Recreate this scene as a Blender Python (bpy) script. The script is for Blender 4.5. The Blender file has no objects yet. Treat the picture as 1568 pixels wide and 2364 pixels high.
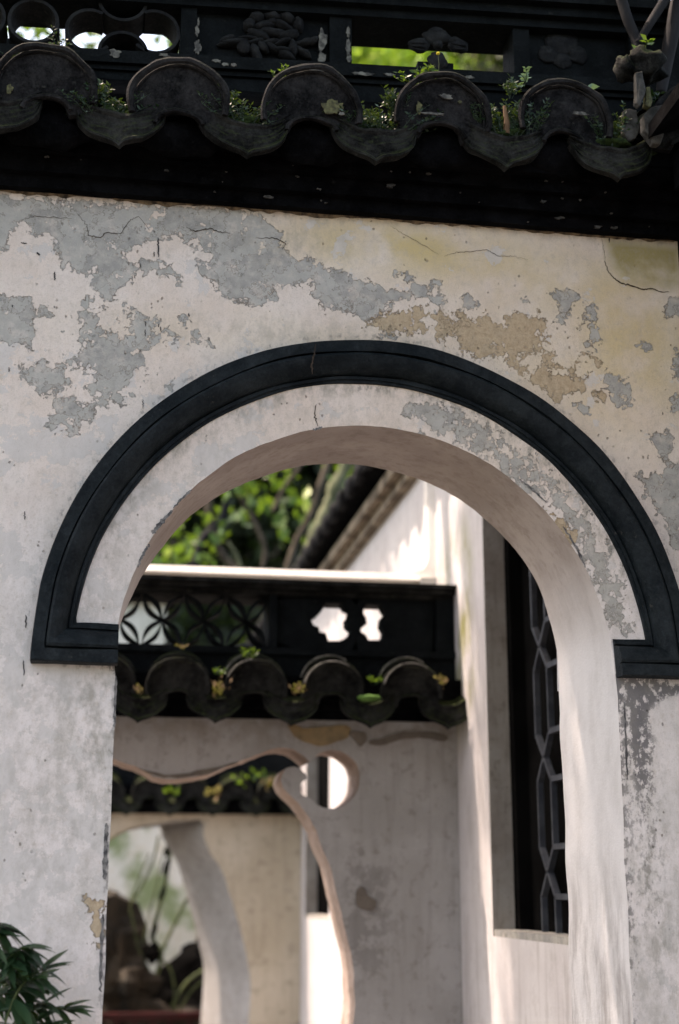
import bpy, bmesh, math, random
import numpy as np
from mathutils import Vector, Matrix, noise as mnoise
random.seed(7); RS = np.random.RandomState(7)
C = bpy.context.scene.collection
sc = bpy.context.scene

# ---------------------------------------------------------------- camera, sky, sun, exposure
F_PX, W_PX, H_PX = 3283., 1568., 2363.5
PITCH, YAW = math.radians(14.8), math.radians(9.45)
CAM = np.array([0., -3.33, 1.55])
fw = np.array([math.sin(YAW)*math.cos(PITCH), math.cos(YAW)*math.cos(PITCH), math.sin(PITCH)])
rt = np.array([math.cos(YAW), -math.sin(YAW), 0.]); up = np.cross(rt, fw)
cam = bpy.data.cameras.new('camera'); cam_o = bpy.data.objects.new('camera', cam); C.objects.link(cam_o)
cam_o.matrix_world = Matrix(((rt[0], up[0], -fw[0], CAM[0]), (rt[1], up[1], -fw[1], CAM[1]), (rt[2], up[2], -fw[2], CAM[2]), (0, 0, 0, 1)))
cam.sensor_fit = 'HORIZONTAL'; cam.sensor_width = 24.0; cam.lens = F_PX/W_PX*24.0
cam.clip_start = 0.05; cam.clip_end = 500
cam.dof.use_dof = True; cam.dof.focus_distance = 3.55; cam.dof.aperture_fstop = 2.0
sc.camera = cam_o

SUN_DIR = Vector((0.42, -0.16, -0.89)).normalized()      # the way the light travels
world = bpy.data.worlds.new('World'); sc.world = world; world.use_nodes = True
wn = world.node_tree; wn.nodes.clear()
wo = wn.nodes.new('ShaderNodeOutputWorld'); bg = wn.nodes.new('ShaderNodeBackground'); sky = wn.nodes.new('ShaderNodeTexSky')
sky.sky_type = 'NISHITA'; sky.sun_disc = False
sky.sun_elevation = math.asin(-SUN_DIR.z); sky.sun_rotation = math.atan2(-SUN_DIR.x, -SUN_DIR.y)
sky.air_density = 1.0; sky.dust_density = 3.0; sky.ozone_density = 0.6
bg.inputs['Strength'].default_value = 0.15
wn.links.new(sky.outputs[0], bg.inputs['Color']); wn.links.new(bg.outputs[0], wo.inputs['Surface'])
sun = bpy.data.lights.new('sun', 'SUN'); sun.energy = 2.0; sun.angle = math.radians(0.8); sun.color = (1.0, 0.90, 0.89)
sun_o = bpy.data.objects.new('sun', sun); C.objects.link(sun_o)
sun_o.rotation_euler = SUN_DIR.to_track_quat('-Z', 'Y').to_euler(); sun_o.location = (-3, 3, 12)
sc.view_settings.view_transform = 'Standard'; sc.view_settings.look = 'None'
sc.view_settings.exposure = 2.14; sc.view_settings.gamma = 1.0
sc.view_settings.use_white_balance = True
sc.view_settings.white_balance_temperature = 8100; sc.view_settings.white_balance_tint = 13
sc.cycles.max_bounces = 8; sc.cycles.diffuse_bounces = 5; sc.cycles.use_denoising = True

# ---------------------------------------------------------------- measuring: a photograph pixel's ray meets a real plane
def ray(px, py): return fw*F_PX + rt*(px-W_PX/2) - up*(py-H_PX/2)
def on_y(px, py, y=0.):
    r = ray(px, py); t = (y-CAM[1])/r[1]; return CAM + r*t
def on_x(px, py, x):
    r = ray(px, py); t = (x-CAM[0])/r[0]; return CAM + r*t

# ---------------------------------------------------------------- objects
def tag(o, label=None, cat=None, group=None, kind=None):
    if label: o['label'] = label
    if cat: o['category'] = cat
    if group: o['group'] = group
    if kind: o['kind'] = kind
    return o
def thing(name, label, cat, loc=(0, 0, 0), group=None, kind=None, parent=None):
    o = bpy.data.objects.new(name, None); C.objects.link(o); o.location = loc; o.empty_display_size = .1
    if parent: o.parent = parent
    return tag(o, label, cat, group, kind)
def link(name, me, parent=None, loc=None, rot=None, kind=None):
    o = bpy.data.objects.new(name, me); C.objects.link(o)
    if parent: o.parent = parent
    if loc is not None: o.location = loc
    if rot is not None: o.rotation_euler = rot
    if kind: o['kind'] = kind
    return o
def mk(name, v, f, m, parent=None, smooth=False, loc=None, rot=None, kind=None):
    me = bpy.data.meshes.new(name); me.from_pydata([tuple(map(float, p)) for p in v], [], [tuple(map(int, q)) for q in f])
    me.materials.append(m)
    if smooth: me.polygons.foreach_set('use_smooth', [True]*len(me.polygons))
    me.update()
    return link(name, me, parent, loc, rot, kind)
class MB:
    """collects simple shapes into one mesh"""
    def __init__(s): s.v = []; s.f = []
    def add(s, v, f):
        b = len(s.v); s.v += [tuple(map(float, p)) for p in v]; s.f += [tuple(b+i for i in q) for q in f]; return s
    def box(s, a, b, tilt=0.):
        x0, y0, z0 = a; x1, y1, z1 = b
        v = [(x, y, z + tilt*x) for z in (z0, z1) for y in (y0, y1) for x in (x0, x1)]
        return s.add(v, [(0, 2, 3, 1), (4, 5, 7, 6), (0, 1, 5, 4), (2, 6, 7, 3), (0, 4, 6, 2), (1, 3, 7, 5)])
    def tube(s, pts, rad, n=8, cap=True):
        P = [Vector(p) for p in pts]; m = len(P); R = rad if hasattr(rad, '__len__') else [rad]*m
        base = len(s.v); X = None
        for i, p in enumerate(P):
            d = (P[min(i+1, m-1)]-P[max(i-1, 0)]).normalized()
            if X is None:
                X = d.orthogonal().normalized()
            else:
                X = (X - d*X.dot(d)).normalized()
            Y = d.cross(X)
            for k in range(n):
                a = 2*math.pi*k/n; q = p + (X*math.cos(a)+Y*math.sin(a))*R[i]; s.v.append(tuple(q))
        for i in range(m-1):
            for k in range(n):
                a = base+i*n+k; b = base+i*n+(k+1) % n; s.f.append((a, b, b+n, a+n))
        if cap:
            s.f.append(tuple(base+k for k in reversed(range(n)))); s.f.append(tuple(base+(m-1)*n+k for k in range(n)))
        return s
    def blob(s, c, r, seed=0, amp=.12, nu=12, nv=8, rot=0.):
        base = len(s.v); ca, sa = math.cos(rot), math.sin(rot)
        for j in range(nv+1):
            th = math.pi*j/nv
            for i in range(nu):
                ph = 2*math.pi*i/nu
                d = Vector((math.sin(th)*math.cos(ph), math.sin(th)*math.sin(ph), math.cos(th)))
                k = 1+amp*mnoise.noise(d*1.7+Vector((seed*3.1, seed, 0)))*2
                x, y, z = d.x*r[0]*k, d.y*r[1]*k, d.z*r[2]*k
                x, z = x*ca - z*sa, x*sa + z*ca
                s.v.append((c[0]+x, c[1]+y, c[2]+z))
        for j in range(nv):
            for i in range(nu):
                a = base+j*nu+i; b = base+j*nu+(i+1) % nu; s.f.append((a, a+nu, b+nu, b))
        return s
    def plate(s, outline, y0, y1, yfun=None):
        """outline (x,z) extruded from y0 (front) to y1"""
        n = len(outline); yf = yfun or (lambda x, z: 0)
        v = [(x, y0+yf(x, z), z) for x, z in outline]+[(x, y1+yf(x, z), z) for x, z in outline]
        f = [tuple(range(n)), tuple(reversed(range(n, 2*n)))]+[(i, i+n, (i+1) % n+n, (i+1) % n) for i in range(n)]
        return s.add(v, f)
    def strip(s, A, B):
        """quads between two equally long polylines"""
        n = len(A); return s.add(list(A)+list(B), [(i, i+1, n+i+1, n+i) for i in range(n-1)])
    def build(s, name, m, parent=None, smooth=False, bevel=0., **k):
        o = mk(name, s.v, s.f, m, parent, smooth, **k)
        bm = bmesh.new(); bm.from_mesh(o.data); bmesh.ops.recalc_face_normals(bm, faces=bm.faces)
        if bevel: bmesh.ops.bevel(bm, geom=[e for e in bm.edges], offset=bevel, segments=2, affect='EDGES', profile=.5)
        bm.to_mesh(o.data); bm.free()
        return o
def rough_mesh(o, amp, scale, cuts=0):
    """real unevenness on a built mesh"""
    bm = bmesh.new(); bm.from_mesh(o.data)
    if cuts: bmesh.ops.subdivide_edges(bm, edges=bm.edges, cuts=cuts, use_grid_fill=True)
    bm.normal_update()
    for v in bm.verts:
        n = mnoise.fractal(Vector(v.co)*scale, .8, 2., 3); v.co += v.normal*n*amp
    bm.to_mesh(o.data); bm.free(); return o
def smooth_pts(P, n=6, closed=False):
    """Catmull-Rom through the points"""
    P = [np.array(p, float) for p in P]; out = []; m = len(P)
    rng = range(m) if closed else range(m-1)
    for i in rng:
        p0 = P[(i-1) % m] if closed else P[max(i-1, 0)]; p1 = P[i]; p2 = P[(i+1) % m]; p3 = P[(i+2) % m] if closed else P[min(i+2, m-1)]
        for k in range(n):
            t = k/n; out.append(.5*((2*p1)+(-p0+p2)*t+(2*p0-5*p1+4*p2-p3)*t*t+(-p0+3*p1-3*p2+p3)*t**3))
    if not closed: out.append(P[-1])
    return out

# ---------------------------------------------------------------- materials
class G:
    def __init__(s, name):
        s.m = bpy.data.materials.new(name); s.m.use_nodes = True; s.t = s.m.node_tree; s.t.nodes.clear()
        s.out = s.t.nodes.new('ShaderNodeOutputMaterial'); s.b = s.t.nodes.new('ShaderNodeBsdfPrincipled')
        s.t.links.new(s.b.outputs[0], s.out.inputs['Surface'])
        s.pos = s.t.nodes.new('ShaderNodeNewGeometry').outputs['Position']
        s.b.inputs['Roughness'].default_value = .9; s.b.inputs['Specular IOR Level'].default_value = .25
    def put(s, sock, v):
        if isinstance(v, bpy.types.NodeSocket): s.t.links.new(v, sock)
        else:
            if hasattr(v, '__len__') and len(v) == 3 and sock.type == 'RGBA': v = (*v, 1)
            sock.default_value = v
    def math(s, op, a, b=0., c=0.):
        n = s.t.nodes.new('ShaderNodeMath'); n.operation = op
        for i, v in enumerate((a, b, c)): s.put(n.inputs[i], v)
        return n.outputs[0]
    def add(s, a, b): return s.math('ADD', a, b)
    def mul(s, a, b): return s.math('MULTIPLY', a, b)
    def ss(s, x, lo, hi, o0=0., o1=1.):
        n = s.t.nodes.new('ShaderNodeMapRange'); n.interpolation_type = 'SMOOTHSTEP'
        for i, v in enumerate((x, lo, hi, o0, o1)): s.put(n.inputs[i], v)
        return n.outputs[0]
    def vec(s, sx, sy, sz, src=None, ox=0, oy=0, oz=0):
        n = s.t.nodes.new('ShaderNodeMapping'); s.put(n.inputs['Vector'], src or s.pos)
        n.inputs['Scale'].default_value = (sx, sy, sz); n.inputs['Location'].default_value = (ox, oy, oz); return n.outputs[0]
    def noise(s, scale, detail=4., rough=.55, vec=None, dist=0.):
        n = s.t.nodes.new('ShaderNodeTexNoise'); s.put(n.inputs['Vector'], vec or s.pos)
        n.inputs['Scale'].default_value = scale; n.inputs['Detail'].default_value = detail; n.inputs['Roughness'].default_value = rough
        n.inputs['Distortion'].default_value = dist; return n.outputs['Fac']
    def voro(s, scale, vec=None):
        n = s.t.nodes.new('ShaderNodeTexVoronoi'); s.put(n.inputs['Vector'], vec or s.pos); n.inputs['Scale'].default_value = scale; return n.outputs['Distance']
    def mix(s, f, a, b, mode='MIX'):
        n = s.t.nodes.new('ShaderNodeMix'); n.data_type = 'RGBA'; n.blend_type = mode
        s.put(n.inputs['Factor'], f); s.put(n.inputs[6], a); s.put(n.inputs[7], b); return n.outputs[2]
    def attr(s, name):
        n = s.t.nodes.new('ShaderNodeAttribute'); n.attribute_name = name; return n.outputs['Fac']
    def sep(s, v=None):
        n = s.t.nodes.new('ShaderNodeSeparateXYZ'); s.put(n.inputs[0], v or s.pos); return n.outputs
    def normal_z(s):
        n = s.t.nodes.new('ShaderNodeNewGeometry'); return s.sep(n.outputs['Normal'])[2]
    def rnd(s):
        return s.t.nodes.new('ShaderNodeObjectInfo').outputs['Random']
    def bump(s, h, dist, strength=1.):
        n = s.t.nodes.new('ShaderNodeBump'); s.put(n.inputs['Height'], h); n.inputs['Distance'].default_value = dist
        n.inputs['Strength'].default_value = strength; s.t.links.new(n.outputs[0], s.b.inputs['Normal'])
    def col(s, c): s.put(s.b.inputs['Base Color'], c); return s

def mat_front_plaster():
    g = G('peeling_lime_plaster')
    n1 = g.noise(5, 3); n2 = g.noise(26, 6, .6, dist=.3); n3 = g.noise(95, 5, .6); nf = g.noise(260, 3, .6)
    wob = g.add(g.add(g.mul(g.add(n2, -.5), .085), g.mul(g.add(n3, -.5), .035)), g.mul(g.add(n1, -.5), .02))
    gd = g.add(g.attr('grey'), wob); td = g.add(g.attr('tan'), wob)
    chips = g.ss(g.add(g.add(g.noise(17, 8, .62, g.vec(1, 1, 1, ox=4.7)), g.mul(g.attr('wear'), .12)), g.mul(g.add(n3, -.5), .08)), .655, .668)
    brk = g.attr('brk'); bn = g.mul(g.add(g.noise(30, 9, .7, g.vec(1, 1, 1, ox=77)), -.5), g.mul(brk, .30))
    gd = g.add(gd, bn); td = g.add(td, g.add(g.mul(bn, .8), g.mul(brk, -.004)))
    isl = g.ss(g.noise(21, 7, .6, g.vec(1, 1, 1, ox=17)), .615, .622)
    gm = g.math('MAXIMUM', g.mul(g.ss(gd, -.0018, .0022), g.math('SUBTRACT', 1., isl)), chips); tm = g.ss(td, -.0018, .0022)
    # the paint that is left: rosy white, cleaner lower left, yellower under the eave
    pink = g.mix(g.ss(n1, .35, .65), (.68, .59, .53), (.72, .65, .605))
    cool = g.mix(g.ss(g.noise(9, 5, .6, g.vec(1, 1, .6)), .42, .62), (.71, .675, .675), (.60, .58, .575))
    sepv = g.sep()
    low = g.ss(sepv[2], 2.75, 2.1)
    paint = g.mix(g.mul(low, .75), pink, cool)
    paint = g.mix(g.mul(g.attr('yellow'), g.ss(g.noise(7, 4), .2, .6)), paint, (.56, .45, .24))
    paint = g.mix(g.mul(g.attr('olive'), g.ss(g.noise(11, 5), .15, .55)), paint, (.33, .28, .13))
    blot = g.ss(g.noise(38, 6, .65), .50, .72)
    paint = g.mix(g.mul(blot, .30), paint, (.40, .37, .33))
    paint = g.mix(g.mul(g.ss(g.noise(75, 8, .75, g.vec(1, 1, .8, ox=5)), .52, .66), .35), paint, (.44, .37, .30))
    paint = g.mix(g.mul(g.ss(nf, .45, .75), .25), paint, (.36, .33, .30))
    # second coat and sandy render below it
    grey = g.mix(g.ss(g.noise(30, 7, .65), .35, .68), (.41, .40, .375), (.28, .28, .27))
    grey = g.mix(g.ss(g.noise(120, 3), .55, .75), grey, (.42, .41, .39))
    gstain = g.mul(g.ss(g.noise(42, 5, .6, g.vec(1, 1, 1, ox=9)), .58, .72), .65)
    grey = g.mix(gstain, grey, (.13, .14, .14))
    fl_ = g.ss(g.math('ABSOLUTE', g.add(g.noise(13, 6, .62, g.vec(1, 1, 1, ox=31)), -.5)), .010, .003)
    grey = g.mix(g.mul(fl_, .6), grey, (.12, .10, .075))
    grey = g.mix(g.mul(g.ss(g.noise(13, 6, .62, g.vec(1, 1, 1, ox=31)), .499, .503), .45), grey, (.46, .455, .43))
    tan = g.mix(g.ss(g.noise(70, 6, .7), .35, .7), (.50, .40, .285), (.38, .295, .20))
    fnz = g.add(g.noise(8, 10, .68, g.vec(1, 1, 1, ox=51)), g.mul(g.add(n3, -.5), .05))
    freg = g.mul(g.ss(sepv[0], .75, .05), g.ss(sepv[2], 2.95, 2.75)); fthr = g.math('SUBTRACT', .60, g.mul(freg, .09))
    film = g.ss(g.math('SUBTRACT', fnz, fthr), 0., .004)
    paint = g.mix(g.mul(film, .75), paint, g.mix(g.noise(33, 5, .6), (.52, .50, .485), (.60, .58, .57)))
    fed = g.ss(g.math('ABSOLUTE', g.math('SUBTRACT', fnz, fthr)), .006, 0.)
    paint = g.mix(g.mul(g.mul(fed, .35), g.ss(g.noise(15, 3), .4, .6)), paint, (.20, .165, .13))
    gm2 = g.mul(gm, g.ss(g.noise(19, 8, .7, g.vec(1, 1, 1, ox=61)), .36, .50, .62, 1.)); c = g.mix(gm2, paint, grey); c = g.mix(tm, c, tan)
    eg = g.math('MAXIMUM', g.ss(g.math('ABSOLUTE', g.add(gd, -.001)), .0045, 0.), g.ss(g.math('ABSOLUTE', g.add(td, -.001)), .005, 0.))
    c = g.mix(g.mul(eg, g.ss(g.noise(22, 4), .35, .66, .0, .62)), c, (.17, .13, .095))  # peeled edges darkened in the colour for their thin shadow and dirt
    # pin holes, dark mould creeping from the edges, long vertical washes
    pv_ = g.add(g.voro(42, g.vec(1, 1, .8, ox=.3)), g.mul(g.noise(90, 4, .7), .35)); pit = g.mul(g.ss(pv_, .30, .24), g.ss(g.noise(8, 3, .5, g.vec(1, 1, 1, ox=2)), .50, .62))
    c = g.mix(g.mul(pit, .55), c, (.14, .11, .09))
    streak = g.noise(24, 6, .65, g.vec(1.2, 1, .6)); mott = g.noise(55, 7, .7, g.vec(1, 1, .7))
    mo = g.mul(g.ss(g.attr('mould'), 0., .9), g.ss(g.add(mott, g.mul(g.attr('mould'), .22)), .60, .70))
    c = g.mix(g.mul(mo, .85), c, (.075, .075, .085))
    dirt = g.mul(g.attr('dirt'), g.ss(g.add(g.mul(streak, .6), g.mul(mott, .4)), .42, .62))
    c = g.mix(g.mul(dirt, .72), c, (.26, .25, .215))
    g.col(c)
    h = g.add(g.mul(g.add(g.mul(gm, -.6), g.mul(tm, -1.1)), 1.), g.add(g.mul(n2, .55), g.mul(nf, .22)))
    h = g.add(h, g.mul(g.add(n3, 0.), g.add(.25, g.mul(tm, .5)))); h = g.add(h, g.mul(pit, -1.))
    g.bump(h, .0038, 1.)
    g.b.inputs['Specular IOR Level'].default_value = .15
    return g.m
def mat_plaster(name, a, b, stain, stain_amt=.5, streaks=.5, scale=1., bump=.0015, green=None):
    g = G(name); n1 = g.noise(4*scale, 5, .6); n2 = g.noise(18*scale, 8, .65); nf = g.noise(160, 3)
    c = g.mix(g.ss(n1, .35, .65), a, b)
    st = g.noise(14*scale, 6, .6, g.vec(2.2, 2.2, .22))
    c = g.mix(g.mul(g.ss(st, .48, .68), streaks), c, stain)
    c = g.mix(g.mul(g.ss(n2, .53, .64), stain_amt), c, stain)
    c = g.mix(g.mul(g.ss(nf, .5, .8), .2), c, stain)
    if green: c = green(g, c)
    g.col(c); g.bump(g.add(g.add(n1, n2), g.mul(nf, .3)), bump*2, .7); return g.m
def mat_dark(name, base=(.028, .031, .034), light=(.075, .078, .078), moss=.35, lichen=.25, rough=.8, scale=1., lich_col=(.30, .30, .27)):
    g = G(name); n = g.noise(14*scale, 8, .7); n2 = g.noise(55*scale, 6, .7); nz = g.normal_z()
    n3 = g.noise(190*scale, 4, .7); c = g.mix(g.ss(g.add(g.mul(n, .7), g.mul(n3, .3)), .38, .66), base, light); c = g.mix(g.mul(g.ss(n2, .56, .66), .35), c, tuple(x*1.6 for x in light))
    if lichen:
        lm = g.mul(g.ss(g.noise(33*scale, 8, .75, g.vec(1, 1, 1, ox=3)), .63, .68), lichen); c = g.mix(lm, c, lich_col)
    if moss:
        mm = g.mul(g.ss(g.add(g.mul(nz, .35), n2), .55, .85), moss); c = g.mix(mm, c, g.mix(g.noise(40), (.012, .025, .005), (.04, .05, .012)))
    g.col(c); g.b.inputs['Roughness'].default_value = rough; g.b.inputs['Specular IOR Level'].default_value = .07; g.bump(g.add(n, g.mul(n2, .8)), .005, 1.); return g.m
def mat_leaf(name, a, b, c2=None, rough=.45, trans=.35):
    g = G(name)
    n = g.t.nodes.new('ShaderNodeAttribute'); n.attribute_name = 'tint'
    c = g.mix(n.outputs['Fac'], a, b)
    if c2: c = g.mix(g.ss(n.outputs['Fac'], .93, .97), c, c2)
    g.col(c); g.b.inputs['Roughness'].default_value = rough; g.b.inputs['Specular IOR Level'].default_value = .4
    tr = g.t.nodes.new('ShaderNodeBsdfTranslucent'); g.put(tr.inputs['Color'], g.mix(.5, c, (.25, .4, .03)))
    mx = g.t.nodes.new('ShaderNodeMixShader'); mx.inputs[0].default_value = trans
    g.t.links.new(g.b.outputs[0], mx.inputs[1]); g.t.links.new(tr.outputs[0], mx.inputs[2]); g.t.links.new(mx.outputs[0], g.out.inputs['Surface'])
    return g.m
def mat_simple(name, a, b, scale=12, rough=.8, bump=.002, detail=6, vs=(1, 1, 1)):
    g = G(name); n = g.noise(scale, detail, .6, g.vec(*vs)); g.col(g.mix(g.ss(n, .35, .65), a, b)); g.b.inputs['Roughness'].default_value = rough
    g.bump(n, bump, .8); return g.m

M = {}
M['front'] = mat_front_plaster()
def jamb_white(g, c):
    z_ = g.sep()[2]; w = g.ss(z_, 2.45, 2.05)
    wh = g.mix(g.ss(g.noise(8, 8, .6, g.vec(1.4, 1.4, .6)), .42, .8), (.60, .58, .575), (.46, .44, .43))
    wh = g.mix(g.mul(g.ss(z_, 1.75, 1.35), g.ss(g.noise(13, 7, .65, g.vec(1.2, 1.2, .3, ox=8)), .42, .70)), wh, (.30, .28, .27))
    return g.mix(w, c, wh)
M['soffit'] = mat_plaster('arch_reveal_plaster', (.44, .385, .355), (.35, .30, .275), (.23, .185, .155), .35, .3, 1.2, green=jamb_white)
M['trim'] = mat_dark('slate_grey_moulding', (.0045, .0075, .010), (.019, .025, .029), moss=.0, lichen=.25, rough=.5, scale=.7, lich_col=(.16, .15, .13))
M['eave'] = mat_dark('black_painted_cornice', (.0008, .0009, .0012), (.0055, .0058, .0068), moss=.0, lichen=.25, rough=.8, scale=.8, lich_col=(.035, .035, .035))
M['eave'].node_tree.nodes['Principled BSDF'].inputs['Specular IOR Level'].default_value = .02
M['tile'] = mat_dark('weathered_dark_clay_tile', (.0022, .0025, .0027), (.030, .031, .030), moss=.6, lichen=.30, lich_col=(.09, .09, .085))
M['tile_face'] = mat_dark('mossy_clay_tile_end', (.002, .0023, .003), (.028, .028, .030), moss=.25, lichen=.40, scale=.9, lich_col=(.07, .07, .062))
M['ridge'] = mat_dark('slate_grey_ridge_plaster', (.0028, .0042, .0052), (.0085, .011, .013), moss=.08, lichen=.25, scale=.8, lich_col=(.08,.08,.075))
M['chip'] = mat_simple('exposed_white_render', (.17, .17, .155), (.05, .05, .05), 60, .9)
M['lichen'] = mat_simple('yellow_lichen', (.12, .12, .06), (.05, .05, .03), 90, .95)
M['crack'] = mat_simple('crack_shadow', (.02, .015, .012), (.05, .035, .025), 60)
M['drip'] = mat_simple('black_drip_stain', (.015, .015, .02), (.05, .05, .055), 80)
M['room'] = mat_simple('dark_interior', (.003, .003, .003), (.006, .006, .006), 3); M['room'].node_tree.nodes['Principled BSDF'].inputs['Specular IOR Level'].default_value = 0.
M['lattice'] = mat_simple('dark_painted_lattice', (.032, .037, .048), (.06, .067, .08), 20, .55)
M['farwood'] = mat_simple('tan_eave_board', (.26, .215, .16), (.09, .07, .05), 8, .8)
M['red'] = mat_simple('dark_red_paint', (.035, .002, .003), (.02, .0015, .002), 14, .45)
M['bark'] = mat_simple('grey_bark', (.006, .006, .008), (.015, .015, .018), 18, .85, .006, vs=(1, 1, .3))
M['bark_dark'] = mat_simple('brown_bark', (.035, .028, .02), (.085, .07, .05), 14, .9, .01, vs=(1, 1, .4))
M['bark_moss'] = mat_simple('mossy_bark', (.05, .06, .03), (.13, .14, .08), 10, .9, .01, vs=(1, 1, .5))
M['stone'] = mat_simple('weathered_broken_tile', (.07, .068, .065), (.015, .015, .013), 26, .9, .006)
M['rock'] = mat_simple('brown_rockery_stone', (.035, .028, .02), (.015, .014, .012), 6, .9, .03)
M['litter'] = mat_leaf('dry_leaf', (.13, .07, .035), (.30, .20, .12), rough=.7, trans=.2)
M['green'] = mat_leaf('fresh_leaf', (.012, .045, .006), (.04, .10, .014), rough=.45)
M['fern'] = mat_leaf('fern_leaf', (.004, .020, .007), (.014, .044, .020), (.07, .115, .09), rough=.45, trans=.12)
M['shrub'] = mat_leaf('dark_glossy_leaf', (.012, .035, .016), (.022, .055, .026), rough=.4, trans=.12)
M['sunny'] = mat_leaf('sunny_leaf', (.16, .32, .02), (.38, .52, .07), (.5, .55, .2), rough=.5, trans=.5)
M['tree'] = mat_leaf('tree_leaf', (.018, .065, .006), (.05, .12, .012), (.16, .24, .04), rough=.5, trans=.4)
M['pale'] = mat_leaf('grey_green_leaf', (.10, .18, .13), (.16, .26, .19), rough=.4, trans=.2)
M['rim'] = mat_simple('sunlit_lime_worn_edge', (.20, .195, .18), (.06, .06, .055), 30, .9)
M['moss'] = mat_simple('dark_moss_soil', (.006, .014, .004), (.022, .042, .010), 90, .95, .006)
M['mortar'] = mat_simple('brown_stained_mortar', (.20, .15, .10), (.02, .016, .013), 30, .95)
M['fleck'] = mat_simple('grey_paint_fleck', (.07, .07, .068), (.025, .025, .024), 60)
M['ground'] = mat_simple('courtyard_paving', (.115, .105, .095), (.07, .065, .06), 3, .9)
M['gravel'] = mat_simple('earth', (.045, .045, .03), (.03, .035, .02), 2, .95)

# ================================================================= SETTING
gr = MB(); gr.add([(-150, -150, -.02), (150, -150, -.02), (150, 150, -.02), (-150, 150, -.02)], [(0, 1, 2, 3)])
tag(gr.build('ground', M['gravel']), kind='structure')
pv = MB(); pv.add([(-4, -8, 0), (8, -8, 0), (8, 6.9, 0), (-4, 6.9, 0)], [(0, 1, 2, 3)])
tag(pv.build('courtyard_paving', M['ground']), kind='structure')

# ================================================================= FRONT WALL
CXA, CZA, RA = .629, 2.064, .604           # doorway arch
XL, XR = .029, 1.246                       # jambs at the face
T_WALL = .335
wall = thing('garden_wall', 'weathered white plaster wall with peeling paint pierced by the round-topped doorway', 'wall', (0, 0, 0))
def jamb_l(z): return .029 + .004*math.sin(z*3)
def opening(n_arc=120):
    pts = [(XL, 0.0)]
    for z in np.linspace(.1, 2.0, 60): pts.append((XL+.0015*mnoise.noise(Vector((1, 0, z*9)))*2, z))
    for k in range(n_arc+1):
        a = math.pi - math.pi*k/n_arc
        r = RA + .0035*mnoise.noise(Vector((k*.12, 3, 0))) + .0015*mnoise.noise(Vector((k*.6, 3, 5)))
        x = CXA + (r+.003)*math.cos(a); z = CZA + r*math.sin(a)
        if a < .35: x += (.35-a)*.020
        pts.append((x, z))
    for z in np.linspace(2.0, .1, 60): pts.append((XR + .006*max(0, (2.0-z)/2)*-1 + .002*mnoise.noise(Vector((7, 0, z*9)))*2, z))
    pts.append((XR, 0.0))
    return np.array(pts)
OP = opening()
def seg_dist(P, poly, closed=True):
    """signed distance of points to polygon, + inside"""
    A = np.array(poly, float); B = np.roll(A, -1, 0)
    d = np.full(len(P), 1e9); ins = np.zeros(len(P), bool)
    for a, b in zip(A, B):
        ab = b-a; t = np.clip(((P-a)@ab)/max(ab@ab, 1e-12), 0, 1); q = a+t[:, None]*ab
        d = np.minimum(d, np.hypot(P[:, 0]-q[:, 0], P[:, 1]-q[:, 1]))
        cond = ((a[1] > P[:, 1]) != (b[1] > P[:, 1])); xx = (b[0]-a[0])*(P[:, 1]-a[1])/((b[1]-a[1]) or 1e-12)+a[0]
        ins ^= cond & (P[:, 0] < xx)
    return np.where(ins, d, -d)
def L(pts): return [(784+.5*x, 428.7+.5*y) for x, y in pts]      # right-hand enlargement to photo units
def K(pts): return [(.5*x, 428.7+.5*y) for x, y in pts]
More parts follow.
